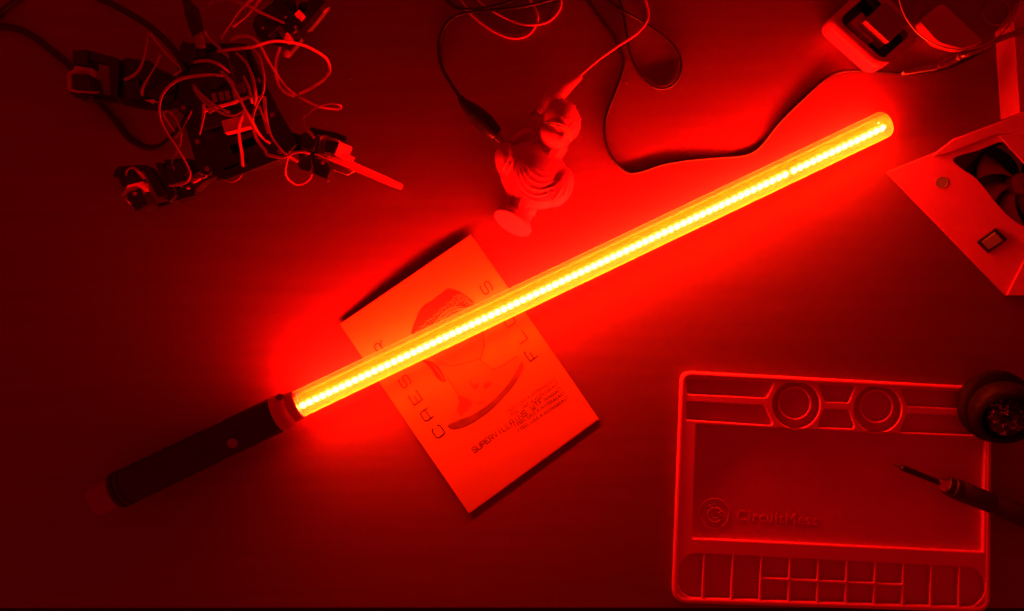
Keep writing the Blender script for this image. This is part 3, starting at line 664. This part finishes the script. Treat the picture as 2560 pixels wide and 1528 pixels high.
lone('black_cable', cpts(D1, [(1300, -60), (1350, 5), (1450, 150), (1560, 300), (1628, 430), (1648, 520), (1620, 640), (1560, 800), (1502, 960), (1490, 1100), (1520, 1240), (1590, 1350), (1690, 1425), (1800, 1412), (1950, 1362), (2150, 1325), (2308, 1310)], .0017)
     + [(1805, 394, .0017), (1860, 389, .0017), (1897, 370, .0017), (1946, 309, .0017), (2008, 247, .0017), (2060, 200, .0017), (2100, 180, .0017), (2160, 177, .0017), (2255, 183, .0017), (2360, 171, .0017), (2450, 130, .0017), (2520, 80, .0017), (2590, 20, .0017)], 0.0016, M_cable, 'long thick black cable snaking round the statuette towards the magnifying glass')
lone('black_cable', cpts(D1, [(1470, -60), (1530, 8), (1640, 88, .0064), (1800, 180), (1950, 280), (2060, 380), (2114, 480), (2120, 570), (2082, 670), (2000, 728), (1900, 720), (1800, 640), (1730, 520), (1690, 400), (1668, 250), (1640, 100), (1608, -10), (1590, -70)], .0017), 0.0013, M_cable, 'thin black cable making one teardrop loop right of the pale lead')
lone('black_cable', [(*C5(-60, 220), .003), (*C5(60, 110), .003), (*C5(170, 25), .003), (*C5(260, -40), .003)], 0.0026, M_cable, 'short black cable cutting the upper left corner')
for (x, y, s, lb) in ((1567, 208, 1.0, 'tiny bright crumb on the table inside the teardrop cable loop'), (876, 199, 0.8, 'tiny crumb on the table right of the robot'), (2031, 2, 1.5, 'tiny bright crumb at the top edge left of the white tray'), (1388, 524, 0.8, 'tiny dark crumb just below the statuette')):
    bm = bmesh.new(); bmesh.ops.create_icosphere(bm, subdivisions=1, radius=0.0009 * s)
    for v in bm.verts: v.co *= random.uniform(0.6, 1.3)
    bmesh.ops.translate(bm, verts=bm.verts[:], vec=P(x, y, 0.0008)); tag(from_bm('crumb', bm, M_metal if 'bright' in lb else M_steel), lb, 'crumb')

# ------------------------------------------------------------------ statuette (draped bust lying on its back)
bust = thing('statuette', P(*D2(620, 800), 0), 'pale statuette of a draped bust on a round foot, lying down', 'statuette')
kb = k(0.02) / 3.906
def remesh_obj(name, bm, mat, parent, vox=0.0009, it=6, fac=0.5, noise=None):
    me = bpy.data.meshes.new('tmp'); bm.to_mesh(me); bm.free(); ob = bpy.data.objects.new('tmp', me); COL.objects.link(ob)
    m = ob.modifiers.new('r', 'REMESH'); m.mode = 'VOXEL'; m.voxel_size = vox
    s = ob.modifiers.new('s', 'SMOOTH'); s.iterations = it; s.factor = fac
    dg = bpy.context.evaluated_depsgraph_get(); me2 = bpy.data.meshes.new_from_object(ob.evaluated_get(dg)); bpy.data.objects.remove(ob)
    me2.name = name
    return link(name, me2, mat, parent, True)
_b = bmesh.new(); bmesh.ops.create_uvsphere(_b, u_segments=28, v_segments=16, radius=1); _b.verts.index_update()
SPH_V = [v.co.copy() for v in _b.verts]; SPH_F = [[v.index for v in f.verts] for f in _b.faces]; _b.free()
def ell(bm, x, y, z, rx, ry, rz, ang=0, tilt=0):
    M = Matrix.Translation(P(*D2(x, y), z)) @ Matrix.Rotation(math.radians(-ang), 4, 'Z') @ Matrix.Rotation(tilt, 4, 'Y') @ Matrix.Diagonal((rx * kb, ry * kb, rz, 1))
    vs = [bm.verts.new(M @ v) for v in SPH_V]
    for f in SPH_F: bm.faces.new([vs[i] for i in f])
def bsweep(bm, pts, rad, sides=12):
    V, F = [], []; sweep(V, F, [np.array(p) for p in pts], rad, sides)
    vs = [bm.verts.new(v) for v in V]
    for f in F: bm.faces.new([vs[i] for i in f])
bm = bmesh.new()
ell(bm, 875, 330, 0.026, 185, 205, 0.0205, -20)            # cranium
ell(bm, 800, 470, 0.025, 165, 130, 0.0175, 25)             # face / cheek
ell(bm, 672, 430, 0.022, 34, 48, 0.006, 10); ell(bm, 668, 500, 0.020, 34, 26, 0.007, 0); ell(bm, 700, 540, 0.020, 46, 36, 0.009, 0)   # nose, lips, chin
ell(bm, 885, 470, 0.041, 26, 42, 0.004, 15)                # ear
bsweep(bm, catmull([P(*D2(840, 520), .023), P(*D2(770, 620), .021), P(*D2(680, 740), .020)], 6), [0.0115 + 0.0012 * i / 12 for i in range(13)])
ell(bm, 610, 850, 0.020, 360, 310, 0.0185, 38)             # chest
ell(bm, 352, 720, 0.019, 126, 190, 0.0180, -14); ell(bm, 842, 955, 0.019, 150, 212, 0.0180, 24)
ell(bm, 700, 1050, 0.018, 260, 118, 0.0160, -8); ell(bm, 440, 960, 0.018, 120, 170, 0.0160, -30)
bsweep(bm, catmull([P(*D2(560, 960), .018), P(*D2(490, 1080), .018), P(*D2(455, 1170), .018)], 6), [0.0145 - 0.0035 * i / 12 for i in range(13)])
bsweep(bm, catmull([P(*D2(385, 515), .018), P(*D2(470, 448), .020), P(*D2(560, 415), .021), P(*D2(622, 455), .020)], 6), 0.0030)
def chest_z(x, y):
    a = math.radians(38); dx, dy = x - 610, y - 850; u = (dx * math.cos(a) + dy * math.sin(a)) / 360; v = (-dx * math.sin(a) + dy * math.cos(a)) / 310
    t = max(0.0, 1 - u * u - v * v); z1 = 0.020 + 0.0185 * math.sqrt(t)
    a = math.radians(24); dx, dy = x - 850, y - 960; u = (dx * math.cos(a) + dy * math.sin(a)) / 150; v = (-dx * math.sin(a) + dy * math.cos(a)) / 212
    t = max(0.0, 1 - u * u - v * v); z2 = 0.019 + 0.018 * math.sqrt(t)
    a = math.radians(-14); dx, dy = x - 352, y - 720; u = (dx * math.cos(a) + dy * math.sin(a)) / 126; v = (-dx * math.sin(a) + dy * math.cos(a)) / 190
    t = max(0.0, 1 - u * u - v * v); z3 = 0.019 + 0.018 * math.sqrt(t); return max(z1, z2, z3)
for l, r in (([(565, 600), (615, 680), (700, 740), (800, 765), (885, 725)], 1.3), ([(540, 610), (575, 710), (650, 785), (760, 810), (880, 770)], 1.2), ([(515, 620), (545, 750), (630, 840), (760, 862), (890, 815)], 1.5), ([(490, 630), (510, 790), (590, 890), (720, 915), (870, 860)], 1.3), ([(470, 640), (480, 820), (560, 945), (690, 975), (850, 925)], 1.6),
             ([(450, 650), (450, 840), (520, 990), (650, 1035), (810, 990)], 1.3), ([(425, 640), (370, 750), (330, 850)], 1.4), ([(405, 620), (330, 720), (290, 800)], 1.2), ([(440, 650), (405, 780), (390, 900)], 1.3), ([(600, 600), (660, 665), (725, 700)], 1.3), ([(885, 735), (905, 860), (860, 1000), (790, 1085)], 1.4), ([(920, 780), (945, 910), (900, 1050)], 1.3), ([(950, 830), (968, 930), (945, 1040)], 1.1), ([(470, 1000), (600, 1080), (760, 1095)], 1.5), ([(855, 760), (865, 860), (820, 980)], 1.2)):
    pts = catmull([P(*D2(x, y), chest_z(x, y) - 0.0002) for x, y in l], 6)
    n_ = len(pts); bsweep(bm, pts, [r * 0.00072 * (0.45 + 0.55 * math.sin(math.pi * i / (n_ - 1))) for i in range(n_)], 8)
for i in range(60):                                        # curls on the head
    a = random.uniform(-2.7, 0.8); rr = math.sqrt(random.random()); x, y = 905 + 150 * rr * math.cos(a), 300 + 165 * rr * math.sin(a)
    if y > 400 - (x - 905) * .3 and x < 930: continue
    t = max(0.02, 1 - ((x - 875) / 185) ** 2 - ((y - 330) / 205) ** 2); ell(bm, x, y, 0.026 + 0.0198 * math.sqrt(t), 26, 20, 0.0018, random.uniform(0, 180))
remesh_obj('body', bm, M_print, bust, 0.0006, 12, 0.5)
band = [(645, 410), (690, 372), (760, 352), (850, 362), (920, 396), (962, 450), (968, 510)]
def head_z(x, y):
    t = max(0.0, 1 - ((x - 875) / 190) ** 2 - ((y - 330) / 210) ** 2); z1 = 0.026 + 0.0205 * math.sqrt(t)
    t = max(0.0, 1 - ((x - 800) / 168) ** 2 - ((y - 470) / 135) ** 2); return max(z1, 0.025 + 0.0175 * math.sqrt(t))
M_band = material('dark_band', (0.32, 0.30, 0.29), 0.45)
tube('head_band', [(*D2(x, y), head_z(x, y) + 0.0001) for x, y in band], 0.0007, M_band, bust)
tube('head_band', [(*D2(x + 4, y - 26), head_z(x + 4, y - 26) + 0.0001) for x, y in band[1:-1]], 0.0006, M_band, bust)
dn = Vector((-0.47, -0.80, 0.40)).normalized(); dc = P(*D2(390, 1318), 0.0215)
lathe('foot', [(0.0110, -0.032), (0.0118, -0.026), (0.0140, -0.023), (0.0142, -0.020), (0.0132, -0.017), (0.0138, -0.009), (0.0172, -0.005), (0.0188, -0.003), (0.0188, -0.0006), (0.0182, 0.0), (0.0, 0.0)], dc, dn, M_print, bust, 48)

# statuette heights skewed so its front catches more of the blade's light
bc0 = P(*D2(620, 800), 0)
for o in bust.children:
    for v in o.data.vertices:
        d_ = (v.co - bc0).dot(side)
        v.co.z = v.co.z * min(1.05, max(0.5, 0.80 + 6.0 * d_))
    o.data.update()
# ------------------------------------------------------------------ four-legged servo robot
rob = thing('walking_robot', P(570, 260, 0), 'black four-legged robot of servos covered in tangled wires', 'robot')
Zp = 0.052
body = plate('body_plate', [wp(rounded([C6(*c) for c in ((300, 60), (520, -60), (1180, -60), (1330, 300), (1560, 760), (1800, 1180), (1640, 1360), (900, 1640), (560, 1500), (420, 1000), (330, 560))], 10, 4), Zp),
                            wp([C6(*c) for c in ((955, 1215), (1250, 1095), (1300, 1190), (1000, 1320))], Zp),
                            wp(rounded([C6(*c) for c in ((120, 1160), (330, 1100), (530, 1330), (380, 1400))], 3, 3), Zp) if False else wp([C6(*c) for c in ((880, 1480), (1180, 1360), (1200, 1400), (900, 1520))], Zp)], Zp - 0.004, Zp, M_robot, rob, 0.0006, 1)
prism('lower_plate', [C6(*c) for c in ((380, 120), (1180, 0), (1620, 900), (1660, 1240), (1480, 1360), (820, 1640), (560, 1440))], 0.030, 0.034, M_robot, rob)
prism('front_edge', [C6(*c) for c in ((1080, 1480), (1640, 1330), (1700, 1360), (1120, 1530))], 0.034, 0.0505, M_robot, rob)
for x, y in ((1500, 835), (575, 1165), (405, 750), (1330, 415), (500, 270), (690, 1500), (1590, 1290)):
    c = P(*C6(x, y), Zp); lathe('lug', [(0.0052, -0.004), (0.0052, 0.0012), (0.0048, 0.0016), (0.0, 0.0016)], c, (0, 0, 1), M_robot, rob, 20)
    lathe('screw', [(0.0022, 0.0), (0.0022, 0.0012), (0.0014, 0.0018), (0.0, 0.0018)], c + Vector((0, 0, 0.0016)), (0, 0, 1), M_steel, rob, 14)
# electronics
A_ = -14
def rb(name, x, y, L, Wd, z0, z1, mat, ang=A_, parent=rob, bev=0.0005): c = C6(x, y); return box(name, c[0], c[1], L / 4.947, Wd / 4.947, ang, z0, z1, mat, parent, bev)
pcb = rb('circuit_board', 880, 480, 760, 900, Zp + .006, Zp + .0078, M_board, -16)
rb('socket', 850, 620, 330, 230, Zp + .0078, Zp + .020, M_robot, -14, pcb)
for i, x in enumerate((770, 860, 935)): rb('terminal', x, 615 - i * 14, 62, 120, Zp + .020, Zp + .0212, M_steel, -14, pcb)
rb('white_connector', 1040, 935, 340, 160, Zp + .004, Zp + .014, M_bracket, -15)
rb('chip', 1090, 500, 110, 130, Zp + .0078, Zp + .0095, M_grey, -14, pcb)
rb('frame_bar', 850, 715, 420, 40, Zp + .0195, Zp + .0215, M_bracket, -16, pcb)
lathe('capacitor', [(0.0062, 0), (0.0062, 0.012), (0.0056, 0.013), (0.0, 0.013)], P(*C6(830, 480), Zp + .0078), (0, 0, 1), M_servo, pcb, 24)
for i in range(14):
    x, y = 905 + i * 9, 60 + i * 30
    c0 = C6(x, y); tube('header_pin', [(*c0, Zp + .0078), (c0[0] + 1, c0[1] - 1, Zp + .014), (c0[0] + 5, c0[1] + 3, Zp + .0175)], 0.00035, M_metal, pcb, 2, 6)
rb('power_jack', 430, 60, 200, 240, Zp, Zp + .016, M_robot, 20); rb('power_jack', 590, 40, 130, 150, Zp, Zp + .014, M_robot, -14)
prism('antenna_block', [C1(*c) for c in ((1720, 560), (1900, 530), (1930, 720), (1760, 780))], Zp, Zp + 0.014, M_robot, rob)
# legs ---------------------------------------------------------------
def servo(parent, cr, x, y, L, Wd, ang, z0, z1, s):
    c = cr(x, y); sv = box('servo', c[0], c[1], L / s, Wd / s, ang, z0, z1, M_servo, parent, 0.0007)
    a = math.radians(ang); tx, ty_ = c[0] + math.cos(a) * L / s * 0.28, c[1] + math.sin(a) * L / s * 0.28
    box('servo_flange', c[0], c[1], L / s * 1.28, Wd / s * 0.96, ang, z1 - 0.010, z1 - 0.0078, M_servo, sv, 0.0003)
    lathe('servo_gear', [(0.0045, 0), (0.0045, 0.003), (0.0022, 0.0034), (0.0022, 0.0062), (0, 0.0064)], P(tx, ty_, z1), (0, 0, 1), M_servo, sv, 20)
    return sv
def pr(name, cr, l, z0, z1, mat, parent, bev=0.0005):
    pts = [cr(*c) for c in l]
    if name == 'pale_bracket':                             # tops sloped towards the blade to brighten them
        w_ = [P(x, y, z1) for x, y in pts]; c0 = sum(w_, Vector()) / len(w_)
        z1 = [max(z0 + 0.003, z1 + 0.75 * (p - c0).dot(side)) for p in w_]
    return prism(name, pts, z0, z1, mat, parent, bev)
def leg_foot(parent, px, py, z): tube('shin', [(px, py, z), (px, py, z * 0.4), (px, py, 0.001)], [0.006, 0.004, 0.0025], M_robot, parent, 4, 10)
# left upper leg
lg = pr('leg', C5, [(1480, 750), (1560, 715), (1850, 750), (1890, 830), (2180, 950), (2350, 1000), (2350, 1230), (2000, 1330), (1760, 1330), (1490, 1275)], 0.030, 0.042, M_robot, rob)
servo(lg, C5, 1640, 1100, 230, 190, 80, 0.020, 0.050, 4.946); servo(lg, C5, 1960, 1090, 420, 240, 12, 0.020, 0.054, 4.946)
pr('bracket', C5, [(905, 625), (1050, 610), (1440, 715), (1475, 780), (1450, 1190), (1360, 1180), (1355, 830), (1310, 785), (1090, 740), (900, 715)], 0.040, 0.048, M_robot, lg)
pr('bracket', C5, [(1440, 1190), (1450, 1260), (1000, 1225), (930, 1200), (860, 1140), (1100, 1150)], 0.018, 0.026, M_robot, lg)
pr('horn', C5, [(895, 620), (1085, 620), (1085, 810), (895, 800)], 0.030, 0.050, M_servo, lg)
pr('servo', C5, [(885, 920), (1095, 920), (1130, 1100), (890, 1100)], 0.026, 0.050, M_servo, lg)
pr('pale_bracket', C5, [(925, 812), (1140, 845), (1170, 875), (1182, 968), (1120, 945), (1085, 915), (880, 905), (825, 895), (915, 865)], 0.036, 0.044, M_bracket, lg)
pr('pale_bracket', C5, [(828, 905), (885, 912), (888, 1095), (830, 1100)], 0.012, 0.030, M_bracket, lg)
pr('pale_bracket', C5, [(830, 1102), (1070, 1120), (1120, 1090), (1225, 1135), (1170, 1150), (900, 1130)], 0.036, 0.041, M_bracket, lg)
pr('horn', C5, [(850, 1145), (1080, 1150), (1050, 1215), (930, 1205)], 0.020, 0.038, M_servo, lg)
leg_foot(lg, *C5(990, 1010), 0.026)
pr('cable_tie', C5, [(1780, 1240), (1900, 1222), (1945, 1260), (1935, 1275), (1890, 1240), (1895, 1290), (1860, 1262)], 0.050, 0.052, M_bracket, lg)
# left lower leg
lg = pr('leg', C3, [(790, 740), (1000, 720), (1180, 740), (1420, 830), (1480, 930), (1300, 990), (1170, 1110), (1180, 1190), (950, 1230), (860, 1280), (840, 1100)], 0.028, 0.042, M_robot, rob)
servo(lg, C3, 960, 900, 260, 250, -14, 0.022, 0.052, 4.9475)
pr('bracket', C3, [(680, 780), (760, 770), (860, 960), (940, 1180), (850, 1270), (770, 1000)], 0.034, 0.048, M_robot, lg)
pr('bracket', C3, [(520, 850), (620, 835), (830, 1180), (720, 1215)], 0.036, 0.050, M_robot, lg)
pr('bracket', C3, [(180, 870), (230, 820), (560, 800), (640, 835), (500, 870), (260, 900), (160, 950)], 0.030, 0.038, M_robot, lg)
pr('servo', C3, [(215, 940), (400, 890), (470, 1010), (330, 1050), (270, 1075)], 0.024, 0.046, M_servo, lg)
pr('servo', C3, [(330, 1160), (500, 1090), (600, 1290), (450, 1380), (390, 1300)], 0.024, 0.046, M_servo, lg)
pr('pale_bracket', C3, [(330, 1055), (525, 1005), (592, 1128), (545, 1130), (500, 1092), (400, 1125), (268, 1190), (262, 1165), (335, 1090)], 0.036, 0.045, M_bracket, lg)
pr('pale_bracket', C3, [(298, 1215), (345, 1235), (400, 1310), (340, 1275)], 0.030, 0.040, M_bracket, lg)
pr('bracket', C3, [(575, 1320), (850, 1250), (960, 1215), (1170, 1195), (940, 1260), (560, 1375), (455, 1380)], 0.016, 0.024, M_robot, lg)
pr('joint', C3, [(1110, 960), (1210, 955), (1240, 985), (1150, 1030), (1095, 1000)], 0.042, 0.0445, M_bracket, lg)
pr('joint', C3, [(1140, 930), (1280, 870), (1420, 825), (1350, 870), (1300, 960), (1180, 985)], 0.042, 0.045, M_grey, lg)
for x, y in ((1012, 1065), (1380, 905), (1255, 910), (435, 1172), (1095, 1092), (790, 930)):
    lathe('screw', [(0.0020, 0), (0.0020, 0.0014), (0.0010, 0.0017), (0, 0.0017)], P(*C3(x, y), 0.0455), (0.2, 0.5, 1), M_metal, lg, 12)
leg_foot(lg, *C3(420, 1180), 0.026)
# right lower leg, shin stretched out
lg = pr('leg', C4, [(300, 480), (420, 540), (640, 530), (850, 600), (870, 550), (1040, 570), (1080, 640), (1020, 840), (980, 1020), (820, 1060), (790, 990), (820, 860), (640, 740), (420, 700)], 0.028, 0.042, M_robot, rob)
pr('bracket', C4, [(970, 478), (1130, 520), (1310, 555), (1440, 600), (1475, 640), (1450, 670), (1360, 650), (1120, 575), (955, 520)], 0.034, 0.048, M_robot, lg)
pr('servo', C4, [(860, 555), (1030, 580), (1060, 640), (1000, 800), (830, 770)], 0.030, 0.052, M_servo, lg)
pr('servo', C4, [(820, 870), (960, 880), (990, 1030), (960, 1100), (820, 1060), (785, 1000)], 0.026, 0.048, M_servo, lg)
pr('servo', C4, [(1010, 890), (1220, 980), (1240, 1080), (1190, 1200), (1050, 1140), (950, 1060), (970, 930)], 0.018, 0.040, M_servo, lg)
pr('servo', C4, [(1190, 665), (1350, 685), (1300, 850), (1150, 820)], 0.040, 0.056, M_servo, lg)
pr('pale_bracket', C4, [(1110, 600), (1160, 590), (1370, 660), (1350, 690), (1180, 665), (1150, 810), (1240, 870), (1200, 905), (1040, 840), (1080, 700)], 0.036, 0.043, M_grey, lg)
pr('pale_bracket', C4, [(1365, 680), (1520, 742), (1482, 855), (1570, 895), (1545, 955), (1470, 930), (1300, 862)], 0.044, 0.050, M_bracket, lg)
pr('bracket', C4, [(1220, 960), (1480, 1050), (1570, 1085), (1500, 1110), (1470, 1140), (1320, 1085), (1240, 1060)], 0.020, 0.026, M_grey, lg)
sh = prism('shin', [C4(*c) for c in ((1020, 845), (1200, 880), (1480, 925), (2060, 1185), (2215, 1250), (2238, 1275), (2205, 1335), (2060, 1285), (1500, 1050), (1200, 920))], 0.0, [0.046, 0.046, 0.044, 0.014, 0.008, 0.008, 0.008, 0.014, 0.044, 0.046], M_bracket, lg, 0.0004,
           bottom=[P(*C4(*c), z) - Vector((0, 0, 0.005)) for c, z in zip(((1020, 845), (1200, 880), (1480, 925), (2060, 1185), (2215, 1250), (2238, 1275), (2205, 1335), (2060, 1285), (1500, 1050), (1200, 920)), [0.046, 0.046, 0.044, 0.014, 0.008, 0.008, 0.008, 0.014, 0.044, 0.046])])
for x, y in ((918, 886), (1500, 1100), (1135, 968), (1205, 1210), (630, 750)):
    lathe('screw', [(0.0016, 0), (0.0016, 0.0014), (0.0008, 0.0017), (0, 0.0017)], P(*C4(x, y), 0.0405), (0.2, -0.4, 1), M_metal, lg, 12)
# right upper leg
E8 = crop(600, 0, 9.277)
lg = pr('leg', E8, [(420, 350), (600, 180), (780, 60), (760, -80), (1200, -100), (1260, 300), (1480, 520), (1440, 680), (1180, 820), (1150, 980), (900, 1000), (420, 900), (290, 600), (300, 520)], 0.028, 0.042, M_robot, rob)
servo(lg, E8, 620, 560, 480, 340, 48, 0.028, 0.054, 9.277)
pr('servo', E8, [(540, 230), (620, 140), (800, 150), (900, 260), (1040, 380), (1000, 500), (700, 420)], 0.030, 0.054, M_servo, lg)
pr('bracket', E8, [(760, -60), (1000, -60), (1050, 130), (1260, 330), (1480, 560), (1440, 680), (1320, 680), (1100, 480), (900, 260), (800, 120)], 0.036, 0.052, M_robot, lg)
pr('bracket', E8, [(1470, 690), (1560, 560), (1850, 210), (2000, 60), (2050, 110), (2060, 140), (1640, 660), (1570, 680)], 0.026, 0.034, M_grey, lg)
pr('servo', E8, [(1500, 300), (1600, -50), (1780, -80), (1850, 0), (2010, 30), (1850, 190), (1480, 640), (1400, 600)], 0.034, 0.046, M_servo, lg)
pr('pale_bracket', E8, [(1255, 325), (1365, 215), (1490, 340), (1395, 490), (1340, 440), (1300, 390)], 0.044, 0.0535, M_bracket, lg)
pr('pale_bracket', E8, [(1060, 770), (1095, 735), (1155, 800), (1165, 860), (1120, 950), (1020, 935)], 0.036, 0.050, M_bracket, lg)
pr('bracket', E8, [(620, 480), (700, 440), (960, 600), (1060, 740), (1030, 900), (960, 870), (800, 600), (700, 610)], 0.042, 0.0505, M_grey, lg)
pr('bracket', E8, [(1000, 1200), (1240, 980), (1320, 870), (1430, 880), (1380, 970), (1100, 1290), (1030, 1300)], 0.020, 0.028, M_grey, lg)
lathe('horn', [(0.007, 0), (0.007, 0.004), (0.006, 0.0052), (0, 0.0054)], P(*E8(1200, 660), 0.046), (0, 0, 1), M_servo, lg, 24)
for x, y in ((1945, 205), (1090, 1245)): lathe('horn_tip', [(0.0032, 0), (0.0032, 0.0016), (0.0026, 0.002), (0, 0.002)], P(*E8(x, y), 0.034), (0.3, -0.4, 1), M_bracket, lg, 16)
for x, y in ((1290, 640), (540, 660), (1060, 410)): lathe('screw', [(0.0014, 0), (0.0014, 0.0012), (0.0008, 0.0018), (0, 0.0018)], P(*E8(x, y), 0.0545), (0, 0, 1), M_metal, lg, 12)
leg_foot(lg, *E8(1500, 200), 0.034)
# power leads of the robot
tube('power_cable', [(*C5(-80, 320), .003), (*C5(40, 328), .003), (*C5(150, 340), .003), (*C5(300, 390), .003), (*C5(450, 480), .003), (*C5(580, 580), .003), (*C5(720, 690), .003), (*C5(860, 810), .003), (*C5(1050, 1040), .003), (*C5(1220, 1250), .003), (*C5(1420, 1480), .003), (*C3(230, 310), .003), (*C3(350, 460), .003), (*C3(500, 560), .003), (*C3(640, 593), .004), (*C3(780, 560), .008), (*C3(900, 445), .018), (*C3(1010, 330), .030), (*C3(1070, 220), .044)], 0.0029, M_cable, rob)
tube('power_cable', [(*C5(1150, -60), .004), (*C5(1290, 8), .006), (*C5(1500, 112), .014), (*C5(1800, 290), .030), (*C5(1950, 410), .042), (*C5(2100, 560), .054), (*C5(2230, 730), .062), (*C5(2300, 880), .062)], 0.0029, M_cable, rob)
tube('plug', [(*C1(1790, -40), .060), (*C1(1830, 60), .062), (*C1(1880, 160), .064), (*C1(1920, 300), .066), (*C1(1960, 440), .067)], [0.0034, 0.0040, 0.0066, 0.0062, 0.0050], M_black, rob)
tube('plug_collar', [(*C1(1962, 440), .067), (*C1(1980, 520), .067), (*C1(1992, 600), .067)], 0.0042, M_pommel, rob, 3, 16)
# servo wires
def cw(*parts):
    out = []
    for cr, l in parts: out += [(*cr(q[0], q[1]), q[2]) for q in l]
    return out
wires = [
 cw((C2, [(460, 640, .064), (590, 618, .070), (750, 600, .078), (900, 580, .084), (1100, 520, .086), (1250, 510, .084), (1500, 552, .074), (1680, 632, .062), (1810, 725, .050), (1852, 830, .042), (1835, 905, .036), (1750, 1000, .030), (1600, 1100, .026), (1470, 1160, .024)])),
 cw((C2, [(500, 480, .066), (560, 390, .070), (630, 290, .074), (720, 150, .076), (800, 60, .072), (920, -20, .066)])),
 cw((C2, [(350, 55, .050), (450, 2, .058), (600, -12, .066), (740, 35, .070), (850, 72, .070), (950, 130, .068), (1100, 200, .064), (1290, 285, .058)])),
 cw((C2, [(650, 335, .072), (800, 222, .070), (890, 122, .066), (1000, -20, .060)])),
 cw((C2, [(620, 500, .066), (700, 455, .074), (800, 440, .080), (900, 472, .082), (990, 560, .080), (1080, 730, .074), (1180, 890, .066), (1300, 1060, .056), (1450, 1185, .046), (1650, 1292, .038), (1760, 1330, .034), (1900, 1348, .032), (1975, 1345, .034), (1985, 1305, .040), (1900, 1280, .044), (1780, 1295, .044), (1650, 1350, .044), (1570, 1420, .044)]), (C4, [(880, 330, .044), (865, 400, .045), (890, 480, .050), (940, 545, .053), (1020, 630, .053)])),
 cw((C2, [(1240, 580, .056), (1195, 720, .058), (1183, 830, .060), (1195, 970, .056), (1235, 1075, .048), (1310, 1150, .040), (1420, 1190, .034)])),
 cw((C6, [(1180, -20, .062), (1260, 20, .070), (1335, 120, .078), (1370, 260, .082), (1387, 400, .082), (1370, 560, .078), (1290, 720, .072), (1250, 850, .068), (1255, 1000, .064), (1310, 1150, .060), (1400, 1265, .058)]), (C4, [(380, 860, .057), (560, 900, .057), (650, 880, .058), (740, 835, .059), (860, 822, .058), (960, 850, .055)])),
 cw((C6, [(510, 460, .066), (600, 570, .076), (750, 690, .080), (880, 760, .080), (960, 800, .078)])),
 cw((C6, [(520, 500, .066), (620, 640, .074), (740, 730, .077), (870, 810, .077), (960, 835, .076), (1030, 835, .076), (1095, 800, .078), (1143, 772, .080), (1120, 850, .080), (1090, 930, .078), (1075, 1020, .074), (1085, 1150, .068), (1110, 1300, .062), (1122, 1450, .056)]), (C3, [(1768, 800, .052), (1760, 890, .048), (1715, 965, .045), (1640, 1005, .044), (1550, 985, .044), (1460, 935, .044)])),
 cw((C6, [(880, 345, .070), (700, 335, .074), (500, 355, .078), (350, 385, .080), (225, 460, .080), (135, 570, .078), (95, 690, .075), (92, 810, .072), (125, 935, .068), (195, 1065, .066), (290, 1205, .064), (380, 1355, .061)]), (C3, [(1040, 740, .060), (1090, 840, .058), (1115, 910, .057), (1095, 985, .055), (1025, 1035, .053), (855, 1055, .050)])),
 cw((C6, [(450, 205, .062), (560, 168, .068), (700, 160, .074), (820, 200, .074), (910, 265, .070), (960, 310, .064)])),
 cw((C6, [(855, 285, .076), (980, 450, .082), (1080, 620, .084), (1160, 780, .082), (1240, 910, .076), (1300, 1025, .068), (1380, 1125, .060), (1465, 1180, .055)])),
 cw((C6, [(1392, 600, .070), (1398, 750, .070), (1430, 950, .064), (1480, 1100, .060), (1560, 1215, .058), (1655, 1318, .056)]), (C4, [(620, 855, .055), (700, 905, .052), (800, 958, .049)])),
 cw((C6, [(1040, 60, .066), (1150, 165, .074), (1220, 300, .076), (1262, 450, .076), (1285, 600, .074), (1280, 725, .068)])),
 cw((C6, [(1130, 350, .070), (1190, 480, .072), (1225, 600, .070), (1240, 690, .066)])),
 cw((C6, [(645, 690, .076), (635, 850, .072), (615, 960, .066), (590, 1070, .058)])),
 cw((C6, [(870, 300, .078), (990, 420, .078), (1010, 540, .076), (1045, 670, .074)])),
 cw((C6, [(700, 800, .074), (860, 715, .075), (1000, 680, .075), (1190, 610, .072), (1330, 600, .070)])),
 cw((C4, [(690, 785, .050), (675, 860, .054), (660, 910, .050), (640, 1000, .034), (625, 1080, .020), (655, 1185, .010), (760, 1268, .005), (870, 1262, .006), (960, 1200, .014), (998, 1110, .030)])),
 cw((C3, [(320, 930, .048), (335, 870, .052), (405, 838, .055), (475, 885, .055), (545, 975, .052)])),
 cw((C1, [(1340, 400, .044), (1322, 550, .056), (1290, 700, .062), (1240, 840, .062), (1160, 930, .056), (1040, 990, .052)])),
 cw((C1, [(1490, 680, .058), (1420, 830, .062), (1330, 980, .062), (1270, 1100, .058), (1265, 1185, .055)])),
 cw((C3, [(1135, 130, .066), (1080, 250, .060), (1000, 385, .054), (925, 470, .046)])),
 cw((C3, [(830, 140, .058), (790, 150, .058), (800, 210, .056), (860, 300, .052), (925, 395, .048)])),
 cw((C3, [(850, 140, .058), (930, 220, .056), (985, 340, .052), (1005, 450, .048), (990, 560, .044), (940, 660, .044), (890, 780, .050), (925, 860, .053)])),
 cw((C1, [(1360, 410, .046), (1500, 590, .054), (1640, 740, .060), (1745, 855, .062), (1650, 935, .060)])),
 cw((C2, [(300, 380, .060), (330, 440, .058), (400, 520, .058), (470, 575, .060), (520, 640, .064), (600, 700, .064)])),
 cw((C6, [(1320, 720, .062), (1360, 820, .060), (1400, 930, .058), (1440, 1060, .056)])),
]
for i, w_ in enumerate(wires): ribbon('wire', w_, M_wire if i % 3 else M_pale, rob, 3 if i not in (18, 22, 23, 24) else 2, 0.00044 if i not in (18,) else 0.0004)
